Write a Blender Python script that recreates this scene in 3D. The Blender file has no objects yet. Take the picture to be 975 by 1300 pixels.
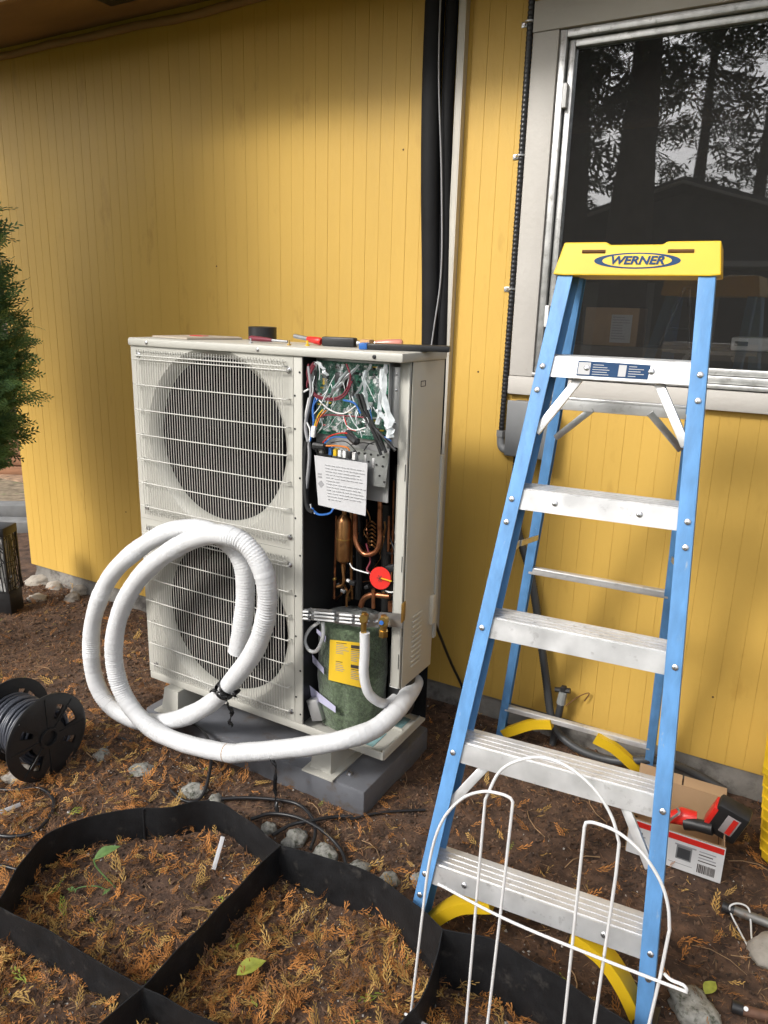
import bpy, bmesh, math, random
import numpy as np
from mathutils import Vector, Matrix, noise
random.seed(7); rng = np.random.default_rng(7)
R_ = math.radians
scene = bpy.context.scene
COL = scene.collection

# ------------------------------------------------------------------ camera
CAM = Vector((0, 0, 1.55)); FPX = 941.65
YAW, PITCH, ROLL = .514936, .263793, .028333
_f = Vector((-math.sin(YAW)*math.cos(PITCH), math.cos(YAW)*math.cos(PITCH), -math.sin(PITCH)))
_r0 = Vector((math.cos(YAW), math.sin(YAW), 0)); _u0 = _r0.cross(_f)
_r = _r0*math.cos(ROLL) + _u0*math.sin(ROLL); _u = -_r0*math.sin(ROLL) + _u0*math.cos(ROLL)
cd = bpy.data.cameras.new('camera'); co = bpy.data.objects.new('camera', cd); COL.objects.link(co)
cd.sensor_fit = 'VERTICAL'; cd.sensor_height = 36; cd.sensor_width = 27; cd.lens = FPX/1300*36
cd.clip_start = .02; cd.clip_end = 600
mw = Matrix((_r, _u, -_f)).transposed().to_4x4(); mw.translation = CAM; co.matrix_world = mw
scene.camera = co

# ------------------------------------------------------------------ light
SUN_DIR = Vector((-.33, -.80, .66)).normalized()          # towards the sun
w = bpy.data.worlds.new('World'); scene.world = w; w.use_nodes = True
nt = w.node_tree; nt.nodes.clear()
sky = nt.nodes.new('ShaderNodeTexSky'); sky.sky_type = 'NISHITA'; sky.sun_disc = False
sky.sun_elevation = math.asin(SUN_DIR.z); sky.sun_rotation = math.atan2(SUN_DIR.x, SUN_DIR.y)
sky.dust_density = 5; sky.air_density = 1.0; sky.ozone_density = 1
hs = nt.nodes.new('ShaderNodeHueSaturation'); hs.inputs['Saturation'].default_value = .22
bg = nt.nodes.new('ShaderNodeBackground'); bg.inputs['Strength'].default_value = .125
wo = nt.nodes.new('ShaderNodeOutputWorld')
nt.links.new(sky.outputs[0], hs.inputs['Color']); nt.links.new(hs.outputs[0], bg.inputs[0]); nt.links.new(bg.outputs[0], wo.inputs[0])
sl = bpy.data.lights.new('sun', 'SUN'); sl.energy = 1.5; sl.angle = R_(13); sl.color = (1, .96, .9)
so = bpy.data.objects.new('sun', sl); COL.objects.link(so); so.location = (-4, -6, 9)
so.rotation_euler = SUN_DIR.to_track_quat('Z', 'Y').to_euler()
vs = scene.view_settings; vs.view_transform = 'Standard'; vs.look = 'None'; vs.gamma = 1; vs.use_curve_mapping = False
vs.exposure = .91
scene.cycles.use_adaptive_sampling = True; scene.cycles.max_bounces = 6; scene.cycles.transparent_max_bounces = 12
scene.cycles.caustics_reflective = False; scene.cycles.caustics_refractive = False
scene.cycles.sample_clamp_indirect = 6; scene.cycles.use_denoising = True

# ------------------------------------------------------------------ measuring: where a line of sight of the photograph meets a real plane
def _ray(px, py): return _f*FPX + _r*(px-487.5) - _u*(py-650)
def onY(px, py, y): d = _ray(px, py); return CAM + d*((y-CAM.y)/d.y)
def onZ(px, py, z=0.): d = _ray(px, py); return CAM + d*((z-CAM.z)/d.z)
def onX(px, py, x): d = _ray(px, py); return CAM + d*((x-CAM.x)/d.x)

# ------------------------------------------------------------------ materials
MATS = {}
def mat(name, col, rough=.5, metal=0., var=.12, scale=6., bump=0., bscale=80., col2=None, c2lo=.55, c2hi=.75, c2scale=None,
        spec=.5, stretch=(1, 1, 1), coat=0., sheen=0., transl=0., rvar=.0):
    if name in MATS: return MATS[name]
    m = bpy.data.materials.new(name); m.use_nodes = True; t = m.node_tree; N = t.nodes; L = t.links
    b = N['Principled BSDF']
    g = N.new('ShaderNodeNewGeometry'); mp = N.new('ShaderNodeMapping'); mp.inputs['Scale'].default_value = stretch
    L.new(g.outputs['Position'], mp.inputs[0])
    n1 = N.new('ShaderNodeTexNoise'); n1.inputs['Scale'].default_value = scale; n1.inputs['Detail'].default_value = 4; L.new(mp.outputs[0], n1.inputs['Vector'])
    cr = N.new('ShaderNodeMapRange'); cr.inputs['From Min'].default_value = .3; cr.inputs['From Max'].default_value = .7
    cr.inputs['To Min'].default_value = 1-var; cr.inputs['To Max'].default_value = 1+var; L.new(n1.outputs[0], cr.inputs[0])
    mul = N.new('ShaderNodeMix'); mul.data_type = 'RGBA'; mul.blend_type = 'MULTIPLY'; mul.inputs[0].default_value = 1
    mul.inputs[6].default_value = (*col, 1); cc = N.new('ShaderNodeCombineColor')
    for k in range(3): L.new(cr.outputs[0], cc.inputs[k])
    L.new(cc.outputs[0], mul.inputs[7]); out = mul.outputs[2]
    if col2:
        n2 = N.new('ShaderNodeTexNoise'); n2.inputs['Scale'].default_value = c2scale or scale*1.7; n2.inputs['Detail'].default_value = 5
        n2.inputs['Roughness'].default_value = .65; L.new(mp.outputs[0], n2.inputs['Vector'])
        r2 = N.new('ShaderNodeMapRange'); r2.inputs['From Min'].default_value = c2lo; r2.inputs['From Max'].default_value = c2hi; L.new(n2.outputs[0], r2.inputs[0])
        mx = N.new('ShaderNodeMix'); mx.data_type = 'RGBA'; L.new(r2.outputs[0], mx.inputs[0]); L.new(out, mx.inputs[6]); mx.inputs[7].default_value = (*col2, 1); out = mx.outputs[2]
    L.new(out, b.inputs['Base Color'])
    b.inputs['Roughness'].default_value = rough; b.inputs['Metallic'].default_value = metal; b.inputs['Specular IOR Level'].default_value = spec
    b.inputs['Coat Weight'].default_value = coat; b.inputs['Sheen Weight'].default_value = sheen
    if rvar:
        rr = N.new('ShaderNodeMapRange'); rr.inputs['From Min'].default_value = .3; rr.inputs['From Max'].default_value = .7
        rr.inputs['To Min'].default_value = rough-rvar; rr.inputs['To Max'].default_value = rough+rvar; L.new(n1.outputs[0], rr.inputs[0]); L.new(rr.outputs[0], b.inputs['Roughness'])
    if bump:
        n3 = N.new('ShaderNodeTexNoise'); n3.inputs['Scale'].default_value = bscale; n3.inputs['Detail'].default_value = 3; L.new(mp.outputs[0], n3.inputs['Vector'])
        bp = N.new('ShaderNodeBump'); bp.inputs['Strength'].default_value = bump; bp.inputs['Distance'].default_value = .004
        L.new(n3.outputs[0], bp.inputs['Height']); L.new(bp.outputs[0], b.inputs['Normal'])
    if transl:
        tr = N.new('ShaderNodeBsdfTranslucent'); L.new(out, tr.inputs[0]); ms = N.new('ShaderNodeMixShader'); ms.inputs[0].default_value = transl
        L.new(b.outputs[0], ms.inputs[1]); L.new(tr.outputs[0], ms.inputs[2]); L.new(ms.outputs[0], N['Material Output'].inputs[0])
    MATS[name] = m; return m

def mat_window():
    m = bpy.data.materials.new('window_glass'); m.use_nodes = True; t = m.node_tree; N = t.nodes; L = t.links; N.remove(N['Principled BSDF'])
    fr = N.new('ShaderNodeFresnel'); fr.inputs[0].default_value = 1.75
    gl = N.new('ShaderNodeBsdfGlossy'); gl.inputs['Roughness'].default_value = .012; gl.inputs['Color'].default_value = (.95, .97, 1, 1)
    tr = N.new('ShaderNodeBsdfTransparent'); tr.inputs[0].default_value = (.95, .95, .95, 1)
    tc = N.new('ShaderNodeNewGeometry'); n = N.new('ShaderNodeTexNoise'); n.inputs['Scale'].default_value = 2.2; L.new(tc.outputs['Position'], n.inputs['Vector'])
    bp = N.new('ShaderNodeBump'); bp.inputs['Strength'].default_value = .04; bp.inputs['Distance'].default_value = .01; L.new(n.outputs[0], bp.inputs['Height']); L.new(bp.outputs[0], gl.inputs['Normal'])
    ms = N.new('ShaderNodeMixShader'); dd_ = N.new('ShaderNodeBsdfDiffuse'); dd_.inputs[0].default_value = (.30, .29, .28, 1); m0 = N.new('ShaderNodeMixShader'); m0.inputs[0].default_value = .05; L.new(tr.outputs[0], m0.inputs[1]); L.new(dd_.outputs[0], m0.inputs[2])
    L.new(fr.outputs[0], ms.inputs[0]); L.new(m0.outputs[0], ms.inputs[1]); L.new(gl.outputs[0], ms.inputs[2]); L.new(ms.outputs[0], N['Material Output'].inputs[0])
    return m
def mat_film():
    m = bpy.data.materials.new('clear_plastic_film'); m.use_nodes = True; t = m.node_tree; N = t.nodes; L = t.links; N.remove(N['Principled BSDF'])
    gl = N.new('ShaderNodeBsdfGlossy'); gl.inputs['Roughness'].default_value = .12
    df = N.new('ShaderNodeBsdfDiffuse'); df.inputs[0].default_value = (.75, .8, .82, 1)
    tr = N.new('ShaderNodeBsdfTransparent'); tr.inputs[0].default_value = (.95, .96, .96, 1)
    lw = N.new('ShaderNodeLayerWeight'); lw.inputs[0].default_value = .45
    a = N.new('ShaderNodeMixShader'); a.inputs[0].default_value = .4; L.new(gl.outputs[0], a.inputs[1]); L.new(df.outputs[0], a.inputs[2])
    ms = N.new('ShaderNodeMixShader'); L.new(lw.outputs['Facing'], ms.inputs[0]); L.new(tr.outputs[0], ms.inputs[1]); L.new(a.outputs[0], ms.inputs[2]); L.new(ms.outputs[0], N['Material Output'].inputs[0])
    return m
# house
M_YEL = mat('yellow_siding_paint', (.60, .378, .084), .5, spec=.32, var=.10, scale=1.6, bump=.35, bscale=55, col2=(.36, .20, .035), c2lo=.62, c2hi=.9, c2scale=7, stretch=(1, 1, .35), rvar=.06)
M_TRIM = mat('weathered_white_trim', (.47, .445, .41), .6, var=.06, scale=4, bump=.3, bscale=60, col2=(.33, .29, .24), c2lo=.66, c2hi=.85, c2scale=18)
M_ALU = mat('window_aluminium', (.55, .55, .54), .38, .7, var=.2, scale=30, col2=(.2, .19, .17), c2lo=.58, c2hi=.75, c2scale=40)
M_CONC = mat('concrete', (.19, .178, .16), .95, var=.35, scale=9, bump=1.0, bscale=40, col2=(.07, .062, .055), c2lo=.5, c2hi=.68, c2scale=11)
M_DARK = mat('dark_backing', (.05, .035, .012), .9)
M_SOFFIT = mat('brown_soffit_wood', (.30, .175, .075), .7, var=.2, scale=5, bump=.3, bscale=40, stretch=(.3, 1, 1))
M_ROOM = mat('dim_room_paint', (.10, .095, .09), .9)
M_GLASS = mat_window()
# heat pump
M_CAB = mat('cabinet_ivory_paint', (.47, .46, .415), .42, var=.04, scale=3, bump=.05, bscale=200, col2=(.42, .38, .31), c2lo=.66, c2hi=.85, c2scale=14)
M_CABS = mat('cabinet_beige_side', (.58, .54, .45), .42, var=.05, scale=3)
M_WIRE = mat('guard_wire_coat', (.56, .55, .51), .35, var=.04)
M_BLACK = mat('black_plastic', (.016, .016, .017), .42, var=.2, scale=20, bump=.15, bscale=120)
M_FANBLK = mat('fan_dark_plastic', (.005, .005, .0055), .85, var=.2, spec=.08)
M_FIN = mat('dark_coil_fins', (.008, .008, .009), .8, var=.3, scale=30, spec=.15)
M_GALV = mat('galvanised_steel', (.46, .47, .48), .34, .85, var=.16, scale=28, bump=.08, bscale=120)
M_SHEET = mat('sheet_steel', (.50, .50, .50), .4, .6, var=.08, scale=10)
M_COPPER = mat('copper_pipe', (.48, .20, .10), .32, .9, var=.3, scale=22, col2=(.15, .06, .035), c2lo=.5, c2hi=.7)
M_BRONZE = mat('bronzed_copper', (.36, .18, .07), .35, .9, var=.3, scale=18, col2=(.12, .05, .03), c2lo=.5, c2hi=.72)
M_BRASS = mat('brass', (.55, .36, .11), .3, .9, var=.15, scale=30)
M_PCB = mat('circuit_board_green', (.015, .12, .075), .45, var=.5, scale=60, col2=(.12, .28, .20), c2lo=.52, c2hi=.6, c2scale=180)
M_FELT = mat('green_felt_blanket', (.085, .12, .066), .97, var=.45, scale=90, bump=.9, bscale=160, sheen=.4)
M_LAV = mat('lavender_strap', (.52, .51, .68), .7)
M_LABY = mat('yellow_label', (.80, .52, .03), .5, var=.05)
M_INK = mat('printed_ink', (.06, .045, .04), .6)
M_INKG = mat('grey_print', (.30, .30, .31), .7)
M_PAPER = mat('white_card', (.50, .50, .51), .7, var=.03)
M_WHITE = mat('white_plastic', (.74, .74, .73), .4, var=.03)
M_RED = mat('red_plastic', (.62, .025, .018), .35, var=.08)
M_MAROON = mat('maroon_wire', (.17, .02, .035), .45)
M_BLUEW = mat('blue_wire', (.03, .13, .42), .45)
M_ORANGE = mat('orange_wire', (.65, .20, .03), .45)
M_YELW = mat('yellow_plastic', (.72, .47, .02), .4, var=.08, scale=12)
M_FOAM = mat('white_insulation_foam', (.64, .645, .655), .6, var=.05, scale=14, bump=.25, bscale=120, col2=(.50, .49, .46), c2lo=.68, c2hi=.82, c2scale=26)
M_PAD = mat('slate_pad_plastic', (.125, .13, .145), .55, var=.12, scale=12, bump=.2, bscale=120, col2=(.10, .075, .055), c2lo=.55, c2hi=.75, c2scale=18)
M_FILM = mat_film()
M_BFOAM = mat('black_foam_insulation', (.010, .010, .011), .75, var=.2, scale=9, bump=.2, bscale=60, spec=.25)
M_TEAL = mat('teal_puddle_tint', (.22, .36, .37), .12, var=.4, scale=30)
# ladder
M_BLUE = mat('blue_fibreglass', (.115, .29, .57), .5, var=.16, scale=40, bump=.2, bscale=160, col2=(.40, .46, .55), c2lo=.64, c2hi=.8, c2scale=70, stretch=(1, 1, .25))
M_LALU = mat('ladder_aluminium', (.72, .72, .72), .36, .55, var=.12, scale=16, bump=.05, bscale=90, col2=(.42, .41, .40), c2lo=.60, c2hi=.78, c2scale=34, rvar=.08)
M_LYEL = mat('ladder_yellow_plastic', (.70, .45, .015), .45, var=.06, scale=10, col2=(.5, .34, .03), c2lo=.68, c2hi=.85, c2scale=30)
M_NAVY = mat('navy_logo_print', (.012, .05, .13), .6, spec=.25)
M_RIVET = mat('rivet_steel', (.6, .6, .62), .25, .9)
# garden
M_SOIL = mat('brown_soil', (.066, .038, .025), .95, var=.6, scale=18, bump=1.0, bscale=110, col2=(.13, .073, .044), c2lo=.48, c2hi=.68, c2scale=30)
M_ROCK = mat('speckled_granite', (.26, .255, .23), .9, var=.3, scale=60, bump=.8, bscale=90, col2=(.06, .065, .045), c2lo=.5, c2hi=.66, c2scale=70)
M_ROCKP = mat('pale_stone', (.33, .30, .26), .9, var=.2, scale=30, bump=.5, bscale=50, col2=(.14, .12, .10), c2lo=.55, c2hi=.75)
M_EDGE = mat('black_edging_plastic', (.013, .0135, .015), .55, spec=.3, var=.3, scale=25, bump=.2, bscale=150, col2=(.06, .055, .05), c2lo=.58, c2hi=.78, c2scale=22)
M_CABLE = mat('black_cable_jacket', (.018, .018, .02), .35)
M_GCABLE = mat('slate_cable_jacket', (.055, .06, .075), .32)
M_GREYB = mat('grey_enamel_box', (.20, .205, .21), .45, var=.06)
M_GCOND = mat('grey_conduit', (.05, .053, .057), .45)
M_BEIGE = mat('beige_metal_strip', (.48, .45, .39), .45, var=.1, scale=8)
M_CARD = mat('brown_cardboard', (.36, .235, .13), .85, var=.08, scale=12)
M_LEAFG = mat('young_green_leaf', (.16, .28, .09), .5, var=.2, scale=60, transl=.3)
M_LEAFY = mat('yellowing_leaf', (.42, .46, .08), .5, var=.2, scale=60, transl=.3)
M_ARB = mat('arborvitae_green', (.085, .165, .058), .6, var=.5, scale=12, transl=.15)
M_ARB2 = mat('arborvitae_tip_green', (.16, .27, .085), .6, var=.4, scale=12, transl=.15)
M_CONIF = mat('conifer_green', (.025, .05, .022), .7, var=.5, scale=2, transl=.1)
M_BARK = mat('bark', (.06, .045, .035), .95, var=.4, scale=10, bump=.8, bscale=20)
M_NEED = mat('dry_needles', (.19, .092, .042), .85, var=.5, scale=25)
M_NEED2 = mat('pale_dry_needles', (.33, .21, .11), .85, var=.4, scale=25)
M_FROND = mat('orange_cedar_frond', (.46, .195, .048), .75, var=.5, scale=14, transl=.15)
M_FRONDY = mat('straw_cedar_frond', (.50, .31, .09), .75, var=.35, scale=14, transl=.15)
M_FRONDG = mat('lime_cedar_frond', (.30, .36, .05), .7, var=.3, scale=14, transl=.15)
M_GRIT = mat('pale_grit', (.36, .34, .31), .9, var=.5, scale=40)
M_GRASS = mat('grass_green', (.10, .13, .045), .85, var=.5, scale=9)
M_BRICK = mat('red_brown_timber', (.24, .12, .065), .85, var=.35, scale=8, bump=.4, bscale=30, stretch=(.3, .3, 2))

# ------------------------------------------------------------------ mesh building
class MB:
    def __init__(s): s.v = []; s.f = []
    def add(s, vs, fs, M=None):
        o = len(s.v); s.v += [tuple(M @ Vector(v)) if M is not None else tuple(v) for v in vs]; s.f += [tuple(i+o for i in f) for f in fs]; return s
    def box(s, c, d, rot=None, bev=0., M=None):
        T = Matrix.Translation(c) @ (rot.to_4x4() if rot is not None else Matrix())
        if M is not None: T = M @ T
        x, y, z = d[0]/2, d[1]/2, d[2]/2
        if bev <= 0:
            vs = [(-x,-y,-z),(x,-y,-z),(x,y,-z),(-x,y,-z),(-x,-y,z),(x,-y,z),(x,y,z),(-x,y,z)]
            return s.add(vs, [(3,2,1,0),(4,5,6,7),(0,1,5,4),(1,2,6,5),(2,3,7,6),(3,0,4,7)], T)
        b = min(bev, x*.9, y*.9, z*.9); bm = bmesh.new(); bmesh.ops.create_cube(bm, size=1)
        for v in bm.verts: v.co = Vector((v.co.x*2*x, v.co.y*2*y, v.co.z*2*z))
        bmesh.ops.bevel(bm, geom=bm.edges[:], offset=b, segments=2, affect='EDGES', profile=.5); bm.verts.index_update()
        s.add([v.co[:] for v in bm.verts], [[v.index for v in f.verts] for f in bm.faces], T); bm.free(); return s
    def span(s, a, b, bev=0.):
        a = Vector(a); b = Vector(b); return s.box((a+b)/2, [abs(b[i]-a[i]) for i in range(3)], bev=bev)
    def bar(s, a, b, wd, ht, up=(0, 0, 1), bev=0.):
        a = Vector(a); b = Vector(b); z = (b-a); L = z.length; z.normalize(); u = Vector(up); x = u.cross(z)
        if x.length < 1e-4: x = Vector((1, 0, 0)).cross(z)
        x.normalize(); y = z.cross(x); Rm = Matrix((x, y, z)).transposed()
        return s.box((a+b)/2, (wd, ht, L), rot=Rm, bev=bev)
    def tube(s, pts, r, seg=8, closed=False, cap=True):
        P = [Vector(p) for p in pts]; n = len(P); rr = r if hasattr(r, '__len__') else [r]*n
        T = []
        for i in range(n):
            a = P[(i-1) % n] if closed or i > 0 else P[0]; b = P[(i+1) % n] if closed or i < n-1 else P[-1]
            t = b-a; T.append(t.normalized() if t.length > 1e-9 else (T[-1] if T else Vector((0, 0, 1))))
        ref = Vector((0, 0, 1)) if abs(T[0].z) < .9 else Vector((1, 0, 0)); nx = (ref - T[0]*ref.dot(T[0])).normalized(); vs = []
        cs = [(math.cos(2*math.pi*k/seg), math.sin(2*math.pi*k/seg)) for k in range(seg)]
        for i in range(n):
            nx = nx - T[i]*nx.dot(T[i]); nx = nx.normalized() if nx.length > 1e-6 else T[i].orthogonal().normalized()
            ny = T[i].cross(nx)
            for c, d in cs: vs.append(P[i] + nx*(c*rr[i]) + ny*(d*rr[i]))
        fs = []
        for i in range(n if closed else n-1):
            j = (i+1) % n
            for k in range(seg): fs.append((i*seg+k, i*seg+(k+1) % seg, j*seg+(k+1) % seg, j*seg+k))
        if cap and not closed: fs += [tuple(range(seg-1, -1, -1)), tuple(range((n-1)*seg, n*seg))]
        return s.add(vs, fs)
    def lathe(s, prof, c, axis=(0, 0, 1), seg=24, cap=True):
        z = Vector(axis).normalized(); q = z.to_track_quat('Z', 'Y').to_matrix().to_4x4(); T = Matrix.Translation(c) @ q; vs = []; fs = []
        for r, h in prof:
            for k in range(seg): a = 2*math.pi*k/seg; vs.append((r*math.cos(a), r*math.sin(a), h))
        for i in range(len(prof)-1):
            for k in range(seg): fs.append((i*seg+k, i*seg+(k+1) % seg, (i+1)*seg+(k+1) % seg, (i+1)*seg+k))
        if cap: fs += [tuple(range(seg-1, -1, -1)), tuple(range((len(prof)-1)*seg, len(prof)*seg))]
        return s.add(vs, fs, T)
    def prism(s, poly, d, M):        # poly in local xy, thickness d along local z
        n = len(poly); vs = [(x, y, 0) for x, y in poly] + [(x, y, d) for x, y in poly]
        return s.add(vs, [tuple(range(n-1, -1, -1)), tuple(range(n, 2*n))] + [(i, (i+1) % n, n+(i+1) % n, n+i) for i in range(n)], M)
    def mesh(s, name, m, off=Vector(), smooth=None):
        me = bpy.data.meshes.new(name); me.from_pydata([(v[0]-off[0], v[1]-off[1], v[2]-off[2]) for v in s.v], [], s.f); me.materials.append(m)
        if smooth:
            me.polygons.foreach_set('use_smooth', [True]*len(me.polygons)); me.set_sharp_from_angle(angle=R_(smooth))
        me.update(); return me
    def build(s, name, m, parent=None, smooth=35, label=None):
        off = wloc(parent) if parent else base_of(s.v)
        o = bpy.data.objects.new(name, s.mesh(name, m, off, smooth)); COL.objects.link(o)
        if parent: o.parent = parent
        else: o.location = off
        if label: o['label'] = label
        return o
def base_of(v):
    a = np.array(v); lo = a.min(0); hi = a.max(0); return Vector(((lo[0]+hi[0])/2, (lo[1]+hi[1])/2, lo[2]))
def wloc(o):
    p = Vector()
    while o: p = p + o.location; o = o.parent
    return p
def tag(o, label, cat=None, group=None, kind=None):
    o['label'] = label
    if cat: o['category'] = cat
    if group: o['group'] = group
    if kind: o['kind'] = kind
    return o
def root(name, loc, label, cat, group=None):
    o = bpy.data.objects.new(name, None); COL.objects.link(o); o.location = loc; o.empty_display_size = .1
    return tag(o, label, cat, group)
def inst(me, name, parent, loc=(0, 0, 0), rot=(0, 0, 0)):
    o = bpy.data.objects.new(name, me); COL.objects.link(o); o.parent = parent; o.location = Vector(loc) - wloc(parent); o.rotation_euler = rot; return o
def spl(P, n=8, closed=False):
    P = [Vector(p) for p in P]; out = []; m = len(P)
    for i in range(m if closed else m-1):
        a = P[(i-1) % m] if closed or i > 0 else P[0]*2-P[1]; b = P[i]; c = P[(i+1) % m]; d = P[(i+2) % m] if closed or i < m-2 else P[-1]*2-P[-2]
        for k in range(n):
            t = k/n; out.append(.5*((2*b) + (c-a)*t + (2*a-5*b+4*c-d)*t*t + (3*b-a-3*c+d)*t**3))
    if not closed: out.append(P[-1])
    return out
def resample(P, step):
    d = [0]
    for i in range(1, len(P)): d.append(d[-1] + (P[i]-P[i-1]).length)
    n = max(2, int(d[-1]/step)); A = np.array([p[:] for p in P]); q = np.linspace(0, d[-1], n)
    return [Vector((np.interp(x, d, A[:, 0]), np.interp(x, d, A[:, 1]), np.interp(x, d, A[:, 2]))) for x in q]
def arr_obj(name, V, F, m, parent=None, smooth=False):
    me = bpy.data.meshes.new(name); me.from_pydata(V.tolist() if hasattr(V, 'tolist') else V, [], F.tolist() if hasattr(F, 'tolist') else F); me.materials.append(m)
    if smooth: me.polygons.foreach_set('use_smooth', [True]*len(me.polygons))
    o = bpy.data.objects.new(name, me); COL.objects.link(o)
    if parent: o.parent = parent; o.location = -wloc(parent)
    return o
def text(name, s, size, M, m, parent, shear=0., ext=.0004, offset=0., align='CENTER', sx=1.):
    c = bpy.data.curves.new(name, 'FONT'); c.body = s; c.size = size; c.align_x = align; c.align_y = 'CENTER'; c.extrude = ext; c.shear = shear; c.offset = offset
    c.materials.append(m); t_ = bpy.data.objects.new(name, c); COL.objects.link(t_); bpy.context.view_layer.update()
    me = bpy.data.meshes.new_from_object(t_.evaluated_get(bpy.context.evaluated_depsgraph_get())); bpy.data.objects.remove(t_)
    me.materials.clear(); me.materials.append(m); o = bpy.data.objects.new(name, me); COL.objects.link(o); o.parent = parent
    T = M.copy(); T.translation = T.translation - wloc(parent); o.matrix_local = T @ Matrix.Diagonal((sx, 1, 1, 1)); return o
def frame(o, x, y):   # 4x4 with local x, y given
    x = Vector(x).normalized(); z = x.cross(Vector(y)).normalized(); y = z.cross(x); T = Matrix((x, y, z)).transposed().to_4x4(); T.translation = o; return T

# ================================================================== ground
WALL = 2.53
def gh(x, y):
    n = noise.noise((x*1.3, y*1.3, 3.1))*.022 + noise.noise((x*6, y*6, 7.7))*.008 + noise.noise((x*19, y*19, 1.7))*.0055 + noise.noise((x*47, y*47, 5.7))*.003
    fade = max(0., 1-max(0, abs(x+1.6)-3.6)/3)*max(0., 1-max(0, abs(y-1.3)-2.2)/2)
    return n*fade - .004 + .065*math.exp(-(((x+.38)/.33)**4+((y-.95)/.36)**4)) + .045*math.exp(-(((x+.66)/.16)**2+((y-1.40)/.14)**2))
xs = np.concatenate([-4.6-np.geomspace(.05, 400, 34)[::-1], np.arange(-4.6, .9, .018), .9+np.geomspace(.05, 400, 34)])
ys = np.concatenate([.25-np.geomspace(.05, 400, 34)[::-1], np.arange(.25, 2.75, .018), 2.75+np.geomspace(.05, 400, 34)])
GV = [(x, y, gh(x, y)) for y in ys for x in xs]; nx_, ny_ = len(xs), len(ys)
GF = [(j*nx_+i, j*nx_+i+1, (j+1)*nx_+i+1, (j+1)*nx_+i) for j in range(ny_-1) for i in range(nx_-1)]
g = arr_obj('ground', GV, GF, M_SOIL, smooth=True); tag(g, 'dark brown garden soil beside the yellow house', kind='structure')
lawn = MB().span((-60, -70, -.05), (60, -1.6, .012)).build('lawn', M_GRASS); tag(lawn, 'mown lawn behind the viewer, towards the neighbouring house', kind='structure')

# ================================================================== house
HX0, HX1, Z0, Z1 = -3.77, 1.75, .085, 2.72
WX0, WX1, WZ0, WZ1 = -.845, .46, 1.352, 2.405           # window opening
house = root('yellow_house', (-1.0, WALL, 0), 'yellow house wall of vertical grooved boards with a window and eave', 'house')
BW = .057
def board_mesh(z0, z1, nm):
    h = BW/2-.0001; c = .0011; d = .0009; b = MB(); n = 2
    pr = [(-h, d), (-h+c*.35, d*.75), (-h+c, 0), (h-c, 0), (h-c*.35, d*.75), (h, d), (h, .016), (-h, .016)]
    b.prism(pr, z1-z0, Matrix.Translation((0, 0, z0))); return b.mesh(nm, M_YEL, smooth=20)
mfull = board_mesh(Z0, Z1, 'siding_board'); mlow = board_mesh(Z0, WZ0-.02, 'siding_board_low'); mup = board_mesh(WZ1+.02, Z1, 'siding_board_up')
nb = int((HX1-HX0)/BW)
for i in range(nb):
    x = HX0 + BW*(i+.5); dy = random.uniform(-.0005, .0005)
    if WX0-.01 < x < WX1+.01:
        inst(mlow, 'siding_board', house, (x, WALL+dy, 0)); inst(mup, 'siding_board', house, (x, WALL+dy, 0))
    else: inst(mfull, 'siding_board', house, (x, WALL+dy, 0))
b = MB(); yb0, yb1 = WALL+.0155, WALL+.12
b.span((HX0, yb0, Z0+.002), (WX0, yb1, Z1)); b.span((WX1, yb0, Z0+.002), (HX1, yb1, Z1)); b.span((WX0, yb0, Z0+.002), (WX1, yb1, WZ0)); b.span((WX0, yb0, WZ1), (WX1, yb1, Z1))
b.build('wall_backing', M_DARK, house)
MB().span((HX0, yb1+.001, Z0+.002), (HX0+.11, 8, Z1)).build('end_wall', M_YEL, house); MB().span((HX1-.11, yb1+.001, Z0+.002), (HX1, 8, Z1)).build('end_wall', M_YEL, house)
# foundation: lumpy cast concrete strip
b = MB(); nX = 260; vs = []; fs = []
for i in range(nX+1):
    x = HX0+.03 + (HX1-HX0-.06)*i/nX
    for z in (-.12, -.02, .015, .05, .083): vs.append((x, WALL+.008 + .012*noise.noise((x*5, z*9, 2)) + .006*noise.noise((x*22, z*25, 4)) - (.015 if z < .02 else 0), z))
for i in range(nX):
    for k in range(4): fs.append((i*5+k, (i+1)*5+k, (i+1)*5+k+1, i*5+k+1))
b.add(vs, fs); b.span((HX0+.03, WALL+.04, -.12), (HX1-.03, WALL+.2, .0835)); b.build('foundation', M_CONC, house, smooth=60)
for k, (px, py) in enumerate([(275, 338), (607, 472), (512, 190), (905, 885), (160, 650)]):
    p = onY(px, py, WALL); MB().lathe([(.0036, -.001), (.0028, .0012)], (p.x, WALL-.0006, p.z), (0, -1, 0), 8).build('nail_mark', mat('rusty_nail', (.09, .05, .025), .9), house)
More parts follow.
